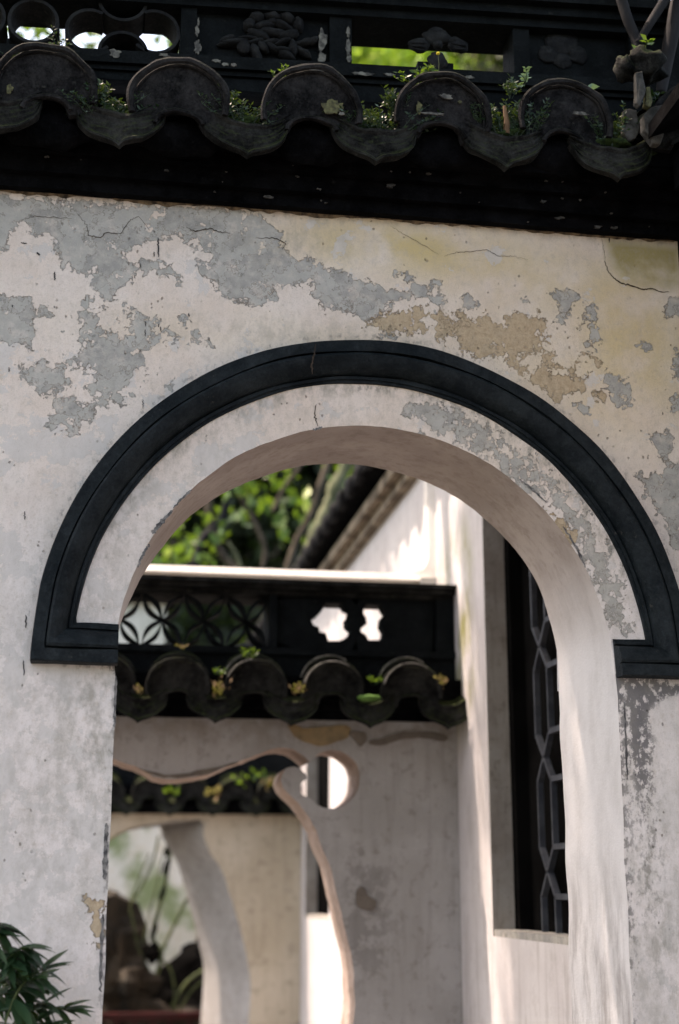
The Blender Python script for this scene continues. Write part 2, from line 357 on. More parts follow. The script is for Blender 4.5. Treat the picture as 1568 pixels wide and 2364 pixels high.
GREY = [K([(-40, 40), (300, 66), (700, 84), (1180, 115), (1230, 170), (1320, 225), (1310, 290), (1340, 320), (1440, 335), (1500, 370), (1600, 410), (1650, 450), (1740, 450), (1810, 480), (1930, 480), (2010, 435), (2022, 480), (1990, 510), (2060, 525), (1930, 522), (1900, 500), (1810, 540), (1750, 600), (1700, 625), (1600, 585), (1480, 575), (1470, 500), (1430, 440), (1380, 460), (1290, 470), (1270, 505), (1165, 560), (1140, 540), (1080, 530), (1010, 480), (980, 430), (930, 390), (905, 340), (960, 320), (910, 290), (930, 250), (850, 250), (800, 210), (770, 240), (700, 260), (600, 290), (540, 310), (610, 335), (640, 385), (610, 450), (540, 490), (490, 560), (480, 510), (400, 460), (430, 380), (360, 400), (290, 360), (260, 300), (240, 230), (150, 205), (110, 180), (60, 190), (40, 210), (30, 290), (-40, 300)]),
        K([(-40, 520), (150, 520), (150, 640), (130, 740), (40, 735), (-40, 700)]),
        K([(380, 575), (450, 610), (480, 690), (560, 690), (600, 640), (600, 560), (660, 590), (720, 640), (700, 700), (645, 800), (650, 860), (590, 900), (540, 1000), (480, 1010), (420, 930), (440, 860), (330, 810), (400, 760), (370, 660)]),
        K([(90, 830), (300, 830), (330, 900), (260, 960), (200, 985), (120, 880)]), K([(250, 1000), (340, 960), (420, 1050), (330, 1140), (230, 1120)]),
        K([(715, 395), (780, 375), (835, 410), (825, 455), (800, 425), (760, 400), (735, 425)]), K([(660, 340), (790, 335), (720, 375), (670, 400)]),
        K([(185, 560), (215, 565), (212, 595), (190, 598)]), K([(380, 525), (405, 520), (405, 560), (385, 560)]), K([(840, 615), (870, 590), (860, 660), (845, 650)]),
        K([(690, 690), (820, 680), (780, 712), (690, 730)]), K([(900, 680), (955, 715), (950, 735), (890, 720)]),
        L([(260, 400), (300, 390), (342, 415), (310, 440), (270, 425)]), L([(555, 540), (590, 510), (632, 545), (610, 575), (560, 560)]),
        L([(985, 490), (1060, 465), (1100, 515), (1070, 540), (1082, 600), (1010, 605), (1022, 550), (985, 530)]),
        L([(1125, 555), (1190, 540), (1190, 640), (1217, 720), (1190, 768), (1150, 700), (1120, 690), (1142, 640)]),
        L([(1236, 850), (1320, 910), (1358, 970), (1345, 1022), (1280, 1025), (1225, 935)]),
        L([(1450, 1150), (1522, 1122), (1536, 1200), (1505, 1262), (1448, 1240)]), L([(1520, 525), (1600, 530), (1600, 605), (1515, 600)]),
        L([(1380, 740), (1420, 730), (1440, 755), (1400, 770)]), L([(1540, 760), (1600, 790), (1600, 900), (1550, 880)]), L([(1520, 980), (1600, 940), (1600, 1040), (1540, 1030)]),
        L([(1100, 1000), (1140, 1040), (1120, 1060)]), L([(510, 640), (550, 610), (570, 650), (525, 680)]), L([(180, 680), (240, 685), (250, 705), (190, 700)]),
        L([(300, 1010), (420, 1010), (560, 1060), (700, 1150), (800, 1230), (860, 1310), (900, 1400), (860, 1420), (780, 1330), (700, 1260), (640, 1230), (560, 1180), (480, 1130), (420, 1130), (350, 1080), (290, 1060)]),
        [(1190, 1060), (1240, 1110), (1300, 1190), (1350, 1280), (1385, 1360), (1400, 1450), (1440, 1460), (1440, 1390), (1400, 1290), (1350, 1200), (1290, 1120), (1230, 1060)],
        [(1470, 1100), (1568, 1090), (1600, 1400), (1560, 1250), (1500, 1150)], [(1520, 1080), (1600, 1060), (1600, 1200), (1560, 1160)]]
TAN = [L([(120, 630), (200, 600), (330, 560), (400, 540), (410, 600), (370, 640), (430, 680), (400, 700), (250, 672), (180, 670), (115, 650)]),
       L([(430, 600), (560, 590), (700, 600), (730, 625), (800, 610), (815, 565), (850, 600), (930, 610), (960, 650), (950, 740), (900, 760), (870, 780), (840, 800), (830, 870), (760, 800), (720, 780), (640, 790), (560, 765), (520, 720), (450, 700)]),
       L([(840, 830), (900, 850), (980, 780), (1000, 860), (1080, 865), (1190, 960), (1245, 945), (1230, 1005), (1190, 1000), (1150, 970), (1080, 950), (1000, 992), (900, 910), (850, 880)]),
       L([(1090, 780), (1110, 780), (1110, 830), (1090, 830)]), L([(1145, 855), (1168, 855), (1165, 885), (1148, 885)]), L([(1180, 790), (1200, 800), (1195, 825)]),
       [(205, 2080), (240, 2075), (240, 2200), (215, 2190)], [(1255, 1180), (1290, 1190), (1330, 1240), (1310, 1250)]]
def world_poly(pl): return [tuple(on_y(x, y)[[0, 2]]) for x, y in pl]
xs = np.arange(-.62, 1.4801, .005); zs = np.concatenate([np.arange(0, 1.14, .06), np.arange(1.14, 3.2451, .005)])
XX, ZZ = np.meshgrid(xs, zs); P2 = np.c_[XX.ravel(), ZZ.ravel()]
sd = seg_dist(P2, OP)
ins = sd > 0; nx = len(xs); nz = len(zs)
I = ins.reshape(nz, nx)
near = np.zeros_like(I); near[1:] |= ~I[:-1]; near[:-1] |= ~I[1:]; near[:, 1:] |= ~I[:, :-1]; near[:, :-1] |= ~I[:, 1:]
near[1:, 1:] |= ~I[:-1, :-1]; near[:-1, :-1] |= ~I[1:, 1:]; near[1:, :-1] |= ~I[:-1, 1:]; near[:-1, 1:] |= ~I[1:, :-1]
snap = (I & near).ravel()
def closest(P, poly):
    A = poly[:-1]; B = poly[1:]; best = np.full(len(P), 1e9); out = P.copy()
    for a, b in zip(A, B):
        ab = b-a; t = np.clip(((P-a)@ab)/max(ab@ab, 1e-12), 0, 1); q = a+t[:, None]*ab; d = ((P-q)**2).sum(1)
        k = d < best; best[k] = d[k]; out[k] = q[k]
    return out
P2[snap] = closest(P2[snap], OP)
ok = (~ins) | snap
idx = np.arange(nx*nz).reshape(nz, nx)
q = np.stack([idx[:-1, :-1], idx[:-1, 1:], idx[1:, 1:], idx[1:, :-1]], -1).reshape(-1, 4)
o4 = ok[q]; anyout = (~ins)[q].any(1)
q = q[o4.all(1) & anyout]
grey = np.max([seg_dist(P2, world_poly(p)) for p in GREY], 0); tan = np.max([seg_dist(P2, world_poly(p)) for p in TAN], 0)
def soft(cx, cy, rx, ry, p=2.):
    c = on_y(cx, cy)[[0, 2]]; s = .00107
    return np.exp(-(np.abs((P2[:, 0]-c[0])/(rx*s))**p+np.abs((P2[:, 1]-c[1])/(ry*s))**p))
yellow = np.clip(.9*soft(900, 560, 300, 75)+.75*soft(1480, 780, 150, 190)+.5*soft(1200, 640, 300, 90)+.3*soft(700, 780, 500, 60)+.35*soft(1300, 900, 300, 200), 0, 1)
olive = np.clip(seg_dist(P2, world_poly(L([(1200, 215), (1600, 260), (1600, 480), (1530, 495), (1420, 480), (1300, 450), (1250, 400), (1225, 330)])))*25+.15, 0, 1)
wear = np.clip(soft(300, 850, 260, 130)+soft(1150, 730, 300, 90)+soft(1350, 1280, 70, 300)+.6*soft(100, 650, 200, 120), 0, 1) - .6
brk = np.clip(soft(1050, 760, 150, 70)+soft(1230, 800, 130, 90)*.7+soft(1180, 900, 90, 60)*.5+1.0*(np.hypot(P2[:, 0]-.63, P2[:, 1]-2.07) < .70)*(P2[:, 0] > .75)+.5*soft(300, 850, 250, 130)+.25, 0, 1)
topedge = np.clip(1-(3.24-P2[:, 1])/.035, 0, 1)
dC = np.hypot(P2[:, 0]-.638, P2[:, 1]-2.092)
rim = np.clip(1-np.abs(dC-.815)/.022, 0, 1)*(P2[:, 1] > 2.15); rimin = np.clip(1-np.abs(np.hypot(P2[:, 0]-.628, P2[:, 1]-2.078)-.695)/.035, 0, 1)*(P2[:, 1] > 2.3)
edgeL = np.clip(1-np.abs(sd)/.03, 0, 1)
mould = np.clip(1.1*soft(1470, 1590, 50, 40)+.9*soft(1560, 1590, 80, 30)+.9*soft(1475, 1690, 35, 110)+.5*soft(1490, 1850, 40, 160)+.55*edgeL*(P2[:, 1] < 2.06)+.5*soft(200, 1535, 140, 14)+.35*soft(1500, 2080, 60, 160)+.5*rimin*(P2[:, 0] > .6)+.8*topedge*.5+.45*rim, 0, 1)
dirt = np.clip(.42*soft(150, 1800, 170, 400)+.35*soft(210, 1680, 60, 160)+.75*soft(1510, 2100, 80, 300)+.6*topedge+.9*rimin+.5*soft(640, 560, 160, 60)+.2*(dC < .7)*1.+.4*soft(750, 770, 450, 30)+.14, 0, 1)
yy = np.array([.004*mnoise.noise(Vector((x*2.3, z*2.3, 0)))+.0012*mnoise.noise(Vector((x*14, z*14, 3))) for x, z in P2])
fl = np.where(snap | ins, yy, yy)
V = np.c_[P2[:, 0], fl, P2[:, 1]]
used = np.unique(q); remap = np.full(len(V), -1); remap[used] = np.arange(len(used)); qq = remap[q]
me = bpy.data.meshes.new('plaster_face'); me.vertices.add(len(used)); me.vertices.foreach_set('co', V[used].astype(np.float32).ravel())
me.loops.add(len(qq)*4); me.polygons.add(len(qq)); me.loops.foreach_set('vertex_index', qq.ravel().astype(np.int32))
me.polygons.foreach_set('loop_start', np.arange(0, len(qq)*4, 4, dtype=np.int32)); me.update(calc_edges=True); me.validate()
me.polygons.foreach_set('use_smooth', [True]*len(me.polygons))
for n_, arr in dict(grey=grey, tan=tan, yellow=yellow, olive=olive, wear=wear, mould=mould, dirt=dirt, brk=brk).items():
    a_ = me.attributes.new(n_, 'FLOAT', 'POINT'); a_.data.foreach_set('value', arr[used].astype(np.float32))
me.materials.append(M['front']); link('plaster_face', me, wall)
# reveal: jambs and the underside of the arch
R0 = []; R1 = []; R2 = []
for i, (x, z) in enumerate(OP):
    yv = .004*mnoise.noise(Vector((x*2.3, z*2.3, 0)))+.0012*mnoise.noise(Vector((x*14, z*14, 3)))
    sx = 0.
    if x > 1.1: sx = -.036*min(1, (x-1.1)/.12) * (1. if z < 2.1 else max(0, 1-(z-2.1)/.35))
    a = math.atan2(z-CZA, x-CXA); nb = .004*mnoise.noise(Vector((x*6, z*6, 9)))
    R0.append((x, yv, z)); R1.append((x+sx*.3+nb*math.cos(a), .11, z+(nb*math.sin(a) if z > 2.06 else 0)))
    R2.append((x+sx+nb*math.cos(a)*1.4, T_WALL+.004*mnoise.noise(Vector((x*9, z*9, 4))), z+(nb*math.sin(a) if z > 2.06 else 0)))
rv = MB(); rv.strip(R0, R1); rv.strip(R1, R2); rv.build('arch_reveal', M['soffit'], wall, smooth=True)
bk = MB(); n = len(OP)
outer = []
for (x, y, z) in R2: outer.append((-4 if x < .3 and z < 2.06 else (4 if x > 1.0 and z < 2.06 else x), T_WALL, z if z < 2.06 else 3.3))
bk.strip(R2, outer); bk.add([(-4, T_WALL, 2.0), (CXA-RA, T_WALL, 2.06), (CXA-RA, T_WALL, 3.3), (-4, T_WALL, 3.3)], [(0, 1, 2, 3)])
bk.add([(4, T_WALL, 2.0), (CXA+RA-.03, T_WALL, 2.06), (CXA+RA, T_WALL, 3.3), (4, T_WALL, 3.3)], [(0, 1, 2, 3)])
bk.box((-4, .002, 0), (-.621, T_WALL-.002, 3.24)); bk.build('back_face', M['soffit'], wall)

# drips, cracks (thin relief on the face)
def ribbon(name, pts, w, m, seed=0, y=0., jag=.6, par=None):
    P = [on_y(*p, y)[[0, 2]] for p in pts]; P = smooth_pts(P, 8) if name != 'crack' else [P[i_]+(P[i_+1]-P[i_])*t_/7+np.array([mnoise.noise(Vector((i_*7+t_, seed, 3))), mnoise.noise(Vector((i_*7+t_, seed, 9)))])*.0045 for i_ in range(len(P)-1) for t_ in range(7)]; A = []; B = []
    for i, p in enumerate(P):
        d = P[min(i+1, len(P)-1)]-P[max(i-1, 0)]; d = d/max(np.hypot(*d), 1e-9); nrm = np.array([-d[1], d[0]])
        off = nrm*.004*mnoise.noise(Vector((i*.9, seed, 1)))
        ww = w*(.35+abs(mnoise.noise(Vector((i*.7, seed, 0))))*1.6*jag+.3)*math.sin(math.pi*min(max((i+.6)/(len(P)+.2), .05), .95))**.5
        f = .004*mnoise.noise(Vector((p[0]*2.3, p[1]*2.3, 0)))+.0012*mnoise.noise(Vector((p[0]*14, p[1]*14, 3)))
        a = p+off+nrm*ww/2; b = p+off-nrm*ww/2; A.append((a[0], y+f-.0016, a[1])); B.append((b[0], y+f-.0016, b[1]))
    return MB().strip(A, B).build(name, m, par or wall, kind='stuff')
ribbon('crack', L([(1225, 345), (1240, 395), (1270, 430), (1300, 450), (1350, 462), (1400, 480), (1440, 474), (1490, 492), (1525, 488)]), .0045, M['crack'], 1)
ribbon('crack', L([(1210, 240), (1222, 300), (1230, 350)]), .0012, M['crack'], 2)
ribbon('crack', L([(235, 185), (290, 220), (380, 270), (470, 325)]), .0012, M['crack'], 3)
ribbon('crack', L([(485, 325), (540, 308), (600, 305), (680, 295), (730, 325), (800, 325), (880, 345)]), .0016, M['crack'], 4)
ribbon('crack', K([(360, 130), (400, 180), (410, 230), (465, 240), (490, 215), (555, 222), (600, 160), (640, 140), (700, 215)]), .0022, M['crack'], 5)
ribbon('crack', K([(860, 190), (900, 210), (970, 195), (1010, 212), (1070, 220)]), .003, M['crack'], 6)
ribbon('crack', K([(1180, 240), (1270, 240), (1320, 265), (1300, 300)]), .0024, M['crack'], 7)
ribbon('crack', [(734, 985), (726, 960), (729, 930)], .003, M['crack'], 8)
ribbon('crack', [(729, 795), (724, 822), (719, 845), (722, 868)], .005, M['crack'], 9, y=-.052)
M['edge'] = mat_simple('chipped_edge_render', (.22, .215, .21), (.05, .05, .055), 60)
for q_, (P, w_) in enumerate((([(352, 1232), (372, 1206), (398, 1178)], .011), ([(400, 1172), (425, 1146), (442, 1130)], .006), ([(318, 1310), (330, 1280), (345, 1256)], .008), ([(268, 1560), (266, 1620), (264, 1680)], .007), ([(246, 1900), (244, 1960), (241, 2030)], .012), ([(238, 2110), (234, 2200), (232, 2290)], .007), ([(722, 992), (734, 990), (744, 986)], .007), ([(1200, 1106), (1230, 1130), (1262, 1160)], .006), ([(1300, 1215), (1330, 1262), (1352, 1310)], .007), ([(1440, 1620), (1444, 1700), (1448, 1800)], .006))):
    ribbon('edge_chip', P, w_, M['edge'], 20+q_, jag=1.2)
ribbon('crack', K([(90, 160), (160, 140), (230, 145), (350, 150)]), .0015, M['crack'], 10)
for (x0, y0, x1, y1, w) in ((730, 238, 732, 330, 9), (711, 305, 712, 328, 6), (252, 398, 253, 438, 8), (672, 628, 672, 652, 5), (670, 665, 671, 698, 5), (731, 640, 732, 655, 5), (741, 652, 742, 674, 6), (648, 358, 650, 378, 5), (660, 988, 660, 1030, 5), (42, 838, 42, 860, 6), (57, 550, 57, 562, 6), (250, 555, 251, 566, 5), (1245+1568, 232, 1246+1568, 262, 7), (1490+1568, 1045, 1491+1568, 1060, 5), (96, 264, 126, 268, 7), (170, 308, 184, 322, 10), (870, 590, 874, 606, 7)):
    P = [(x0*.5, 428.7+y0*.5), ((x0+x1)*.25, 428.7+(y0+y1)*.25), (x1*.5, 428.7+y1*.5)]
    ribbon('drip_mark', P, w*.00105*.62, M['drip'], x0, jag=.25)
for P, w in (([(60, 1420), (60, 1450)], .004), ([(54, 1525), (56, 1560)], .004), ([(57, 1180), (57, 1200)], .003), ([(1440, 1490), (1441, 1505)], .004)):
    ribbon('drip_mark', P, w, M['drip'], P[0][0], jag=.4)

# arch moulding: one swept profile with its two impost returns
def arc_pt(c, r, a): return np.array([c[0]+r*math.cos(a), c[1]+r*math.sin(a)])
path = []     # (outer, inner)
co_, ci_ = (.630, 2.086), (.627, 2.077)
zo, zi = 2.049, 2.146
for t in np.linspace(0, 1, 12): path.append((np.array([XL+.001+(-.168-XL)*t, zo]), np.array([XL+.001+(-.068-XL)*t, zi+.004*t])))
a0o = math.pi + .0; a0i = math.pi-math.asin((zi-ci_[1])/.70)
for k in range(1, 121):
    t = k/120
    ao = (math.pi-.02)*(1-t)+.02*t; ai = a0i*(1-t)+(math.pi-a0i)*t
    po = arc_pt(co_, .7960, ao)
    if k < 6: po = po*(k/6)+np.array([-.168, zo])*(1-k/6)*1.0 if k < 6 else po
    if k > 114: po = po*((120-k)/6)+np.array([1.430, zo])*(1-(120-k)/6)
    path.append((po, arc_pt(ci_, .7005, ai)))
for t in np.linspace(0, 1, 12)[1:]: path.append((np.array([1.430+(XR-.001-1.430)*t, zo]), np.array([1.3248+(XR-.006-1.3248)*t, zi])))
prof = [(0.0, .0), (0.0, .046), (.02, .050), (.29, .050), (.305, .050), (.318, .036), (.335, .036), (.35, .050)]
for k in range(1, 11):
    a = k/10*math.pi/2; prof.append((.35+.46*math.sin(a)**1.1, .008+.046*math.cos(a)**.9 if k < 10 else .008))
prof += [(.83, .008), (.84, .016), (.92, .016), (.93, .010), (.985, .010), (1.0, .0)]
mv = []; mf = []; npf = len(prof)
for i, (o_, i_) in enumerate(path):
    for j, (s, h) in enumerate(prof):
        p = o_*(1-s)+i_*s
        w = 1+.0016*mnoise.noise(Vector((i*.11, j*.3, 2)))
        mv.append((p[0]*w, -h - .0018*mnoise.noise(Vector((i*.2, j*.2, 8))) + .002, p[1]*w))
for i in range(len(path)-1):
    for j in range(npf-1): mf.append((i*npf+j, i*npf+j+1, (i+1)*npf+j+1, (i+1)*npf+j))
mf.append(tuple(range(npf))); mf.append(tuple((len(path)-1)*npf+j for j in reversed(range(npf))))
mb = MB().add(mv, mf); mo_ = mb.build('arch_moulding', M['trim'], wall, smooth=True)
for p in mo_.data.polygons: p.use_smooth = len(p.vertices) == 4
mo_.data.set_sharp_from_angle(angle=math.radians(28))

# cornice bands under the tiles
for (y, z0, z1) in ((-.030, 3.238, 3.272), (-.052, 3.272, 3.318), (-.072, 3.318, 3.352), (-.105, 3.352, 3.40)):
    b = MB(); n = 60
    x_ = np.linspace(-2.2, 1.62, n)
    A = [(x, y+.003*mnoise.noise(Vector((x*4, z0, 0))), z0+.002*mnoise.noise(Vector((x*9, z0, 1)))) for x in x_]; B = [(x, y+.002*mnoise.noise(Vector((x*5, z1, 0))), z1) for x in x_]
    A2 = [(p[0], .3, p[2]) for p in A]; B2 = [(p[0], .3, p[2]) for p in B]
    b.strip(A, B); b.strip(A2, A); b.strip(B, B2); b.build('cornice_band', M['eave'], wall)

# eave tiles, one mesh per kind and shared
def warp(me, seed, s):
    for v in me.vertices:
        c = Vector(v.co); q_ = c*22/s+Vector((seed*7.1, 0, seed)); f = mnoise.noise_vector(c*9/s+Vector((seed*3.3, 1, 0)))
        v.co += Vector((f.x*.008, f.y*.006, f.z*.007))*s+Vector((mnoise.noise(q_), mnoise.noise(q_+Vector((5, 0, 0)))*1.2, mnoise.noise(q_+Vector((0, 5, 0)))))*.0042*s
def cover_mesh(name, m, s=1., seed=0):
    out = [(.115*s*math.cos(a), .005*s+.112*s*math.sin(a)) for a in np.linspace(math.pi, 0, 25)]
    out = [(-.113*s, -.045*s)]+out+[(.113*s, -.045*s)]
    notch = [(.058*s, -.050*s)]+[(.050*s*math.cos(a), -.036*s+.030*s*math.sin(a)) for a in np.linspace(0, math.pi, 9)]+[(-.058*s, -.050*s)]
    mb = MB(); n = len(out)
    face = out+notch
    mb.plate(face, 0, .016*s, lambda x, z: -.10*z)
    # raised rim along the arch, seen as the thick tile edge
    for r_, y_, w_ in ((.121, -.016, .0085), (.112, -.006, .0035)):
        ring = []
        for a in np.linspace(math.pi+.22, -.22, 30):
            ring.append(Vector((r_*s*math.cos(a), y_*s-.10*(.118*s*math.sin(a)), .003*s+(r_-.003)*s*math.sin(a))))
        mb.tube(ring, [w_*s*(1+.25*mnoise.noise(Vector((i*.5, r_*50, 0)))) for i in range(len(ring))], 7)
    rim2 = [Vector((.060*s*math.cos(a), -.006*s, -.044*s+.036*s*math.sin(a))) for a in np.linspace(0, math.pi, 12)]
    mb.tube(rim2, .0062*s, 6)
    # barrel going back up the slope
    for k, yb in enumerate((.0, .13)):
        A = [(.118*s*math.cos(a), (-.012+yb)*s, (.11*s)*math.sin(a)+.003*s+yb*.42*s) for a in np.linspace(math.pi, 0, 17)]
        B = [(.112*s*math.cos(a), (.15+yb)*s, (.105*s)*math.sin(a)+.066*s+yb*.42*s) for a in np.linspace(math.pi, 0, 17)]
        mb.strip(A, B)
    o = mb.build(name, m); warp(o.data, seed, s); me = o.data; bpy.data.objects.remove(o); me.set_sharp_from_angle(angle=math.radians(35)); return me
def drip_mesh(name, m, s=1., seed=0):
    topc = [(x, .045-.048*math.cos(x/.122*math.pi/2)**1.0) for x in np.linspace(-.122, .122, 17)]
    low = [(.124, .018), (.112, -.022), (.090, -.050), (.062, -.070), (.032, -.082), (.012, -.090), (0, -.101), (-.012, -.090), (-.032, -.082), (-.062, -.070), (-.090, -.050), (-.112, -.022), (-.124, .018)]
    low = [tuple(p) for p in smooth_pts(low, 3)]
    mb = MB(); yf = lambda x, z: .028*(x/s/.122)**2+.16*z
    T = [(x*s*.9, z*s) for x, z in topc]; Lw = [(x*s*.9, z*s) for x, z in low[::-1]]
    # resample both to the same length and loft concentric bands (the combed relief)
    def res(P, n):
        P = np.array(P); d = np.r_[0, np.cumsum(np.hypot(*(P[1:]-P[:-1]).T))]; t = np.linspace(0, d[-1], n); return np.c_[np.interp(t, d, P[:, 0]), np.interp(t, d, P[:, 1])]
    n = 33; T = res(T, n); Lw = res(Lw, n); rows = []
    K_ = 13
    for k in range(K_+1):
        t = k/K_; row = []
        for i in range(n):
            p = T[i]*(1-t)+Lw[i]*t; h = .0016*math.sin(k*2.4+3*mnoise.noise(Vector((p[0]*14, p[1]*14, seed*5))))*(.35+abs(p[0])*9) * (1 if 2 < k < K_-1 else 0) + (.006 if k <= 1 else 0) + (.007 if k >= K_-1 else 0)
            h += .003*mnoise.noise(Vector((p[0]*40, p[1]*40, 1)))
            row.append((p[0], yf(*p)-h*s, p[1]))
        rows.append(row)
    for a, b in zip(rows[:-1], rows[1:]): mb.strip(a, b)
    back_t = [(p[0], p[1]+.022*s, p[2]) for p in rows[0]]; back_l = [(p[0], p[1]+.024*s, p[2]) for p in rows[-1]]
    mb.strip(back_t, rows[0]); mb.strip(rows[-1], back_l); mb.strip(back_l, back_t)
    # the channel going back up the slope
    ch = [(x*s*.9, .05*s, (.045-.045*math.cos(x/.122*math.pi/2))*s) for x in np.linspace(-.122, .122, 17)]
    c0 = [(p[0], .012*s, p[2]) for p in ch]; c1 = [(p[0], .32*s, p[2]+.13*s) for p in ch]; mb.strip(c0, c1)
    mb.strip([(p[0], p[1], p[2]-.012*s) for p in c0], [(p[0], p[1], p[2]-.012*s) for p in c1])
    o = mb.build(name, m, smooth=True); warp(o.data, seed+50, s); me = o.data; bpy.data.objects.remove(o); me.set_sharp_from_angle(angle=math.radians(40)); return me
for i, (px, py) in enumerate(((-200, 92), (110, 115), (415, 150), (720, 165), (1020, 180), (1300, 195), (1590, 215))):
    w = on_y(px, py, -.16)
    o = link('cover_tile', cover_mesh('cover_tile', M['tile_face'], 1., i), wall, (w[0], -.155+random.uniform(-.004, .004), w[2]-.122), (random.uniform(-.04, .04), random.uniform(-.03, .03), random.uniform(-.05, .05)))
for i, (px, py) in enumerate(((-20, 320), (-320, 300), (275, 345), (570, 370), (870, 385), (1170, 395), (1425, 425), (1720, 440))):
    w = on_y(px, py, -.175)
    o = link('drip_tile', drip_mesh('drip_tile', M['tile'], 1., i), wall, (w[0], -.170+random.uniform(-.004, .004), w[2]+.104), (random.uniform(-.05, .03), random.uniform(-.04, .04), random.uniform(-.04, .04)))
for k in range(5):
    link('cover_tile', cover_mesh('cover_tile', M['tile_face'], 1., 20+k), wall, (-.85-.32*k, -.155, 3.40-.012*k)); link('drip_tile', drip_mesh('drip_tile', M['tile'], 1., 30+k), wall, (-.69-.32*k, -.170, 3.375-.012*k))
# filled eave board behind the tile ends, with a lump of mortar below each cover tile
eb = MB(); eb.box((-2.2, -.112, 3.395), (1.62, .3, 3.47)); eb.add([(-2.2, -.10, 3.47), (1.62, -.10, 3.47), (1.62, .03, 3.60), (-2.2, .03, 3.60)], [(0, 1, 2, 3)]); eb.build('eave_bed', M['eave'], wall)
ml = MB()
for px, py in ((110, 290), (415, 310), (720, 325), (1020, 340), (1300, 350)):
    w = on_y(px, py, -.12); ml.blob((w[0], -.10, w[2]), (.105, .030, .055), px, .15, 16, 8)
ml.build('mortar_fill', M['eave'], wall, smooth=True, kind='stuff')

# ridge wall above the tiles, with its openings
TL = .04
def rz(x): return TL*x
RY0, RY1 = .02, .125
rb = MB(); rb.box((-2.2, RY0, 3.44), (1.62, .32, 3.625), TL); rough_mesh(rb.build('ridge_base', M['ridge'], wall), .002, 9, 3)
rs = MB(); rs.box((-2.2, RY0-.022, 3.628), (1.62, RY1+.02, 3.664), TL); rs.box((-2.2, RY0-.010, 3.614), (1.62, RY1+.01, 3.6275), TL); rs.build('ridge_sill', M['ridge'], wall)
bmm = MB(); bmm.box((-2.2, RY0-.012, 3.818), (1.7, RY1+.03, 3.842), TL); bmm.box((-2.2, RY0-.035, 3.8425), (1.7, RY1+.05, 3.868), TL)
bmm.box((-2.2, RY0-.060, 3.8685), (1.7, RY1+.07, 3.885), TL); bmm.box((-2.2, RY0-.050, 3.8855), (1.7, RY1+.06, 3.905), TL); o = bmm.build('ridge_beam', M['ridge'], wall)
def rpost(x0, x1, y0=RY0, y1=RY1): MB().box((x0, y0, 3.664), (x1, y1, 3.818), TL).build('ridge_post', M['ridge'], wall)
for x0, x1 in ((.130, .172), (.531, .591), (1.046, 1.092), (1.385, 1.62), (-.52, -.46)): rpost(x0, x1)
for (x0, x1) in ((.172, .531), (1.092, 1.385)):
    MB().box((x0+.001, RY0+.024, 3.6645), (x1-.001, RY1-.004, 3.8175), TL).build('recessed_panel', M['ridge'], wall)
M['ridge_c'] = mat_dark('carved_grey_stucco', (.008, .009, .011), (.026, .028, .030), moss=.05, lichen=.4, scale=.9, lich_col=(.09,.09,.085))
# pairs of half-round clay tiles set on edge
def tile_arc(cx, cz, r, a0, a1, w=.0085):
    mb = MB(); n = max(8, int(abs(a1-a0)*9)); A = np.linspace(a0, a1, n)
    ro = [(cx+r*math.cos(a), cz+r*math.sin(a)) for a in A]; ri = [(cx+(r-w)*math.cos(a), cz+(r-w)*math.sin(a)) for a in A[::-1]]
    for k in range(n-1):
        q_ = [ro[k], ro[k+1], ri[n-2-k], ri[n-1-k]]; mb.plate(q_, RY0+.004, RY1-.004)
    mb.build('ring_tile', M['ridge_c'], wall)
cR = [on_y(x, y, RY0)[[0, 2]] for x, y in ((77, 45), (209, 68), (358, 70), (284, -5), (284, 120))]
r_ = .0665
tile_arc(*cR[0], r_, 0, 2*math.pi)
tile_arc(*(cR[0]-np.array([.137, .0])), r_, 0, 2*math.pi)
tile_arc(*cR[1], r_, math.radians(62), math.radians(318))
tile_arc(*cR[2], r_, math.radians(-138), math.radians(118))
tile_arc(*cR[3], r_, math.radians(183), math.radians(357)); tile_arc(*cR[4], r_, math.radians(3), math.radians(177))
MB().box((-.318, RY0+.01, 3.664), (-.312, RY1-.01, 3.70), TL).build('ridge_fillet', M['ridge'], wall)
fillb = MB()
for cc, rr in ((cR[3], r_-.001), (cR[4], r_-.001)):   # the two closed tiles
    A = np.linspace(math.pi, 2*math.pi, 14) if cc is cR[3] else np.linspace(0, math.pi, 14)
    fillb.plate([(cc[0]+(rr-.008)*math.cos(a), cc[1]+(rr-.008)*math.sin(a)) for a in A], RY1-.02, RY1-.008)
fillb.build('tile_backing', M['ridge'], wall)
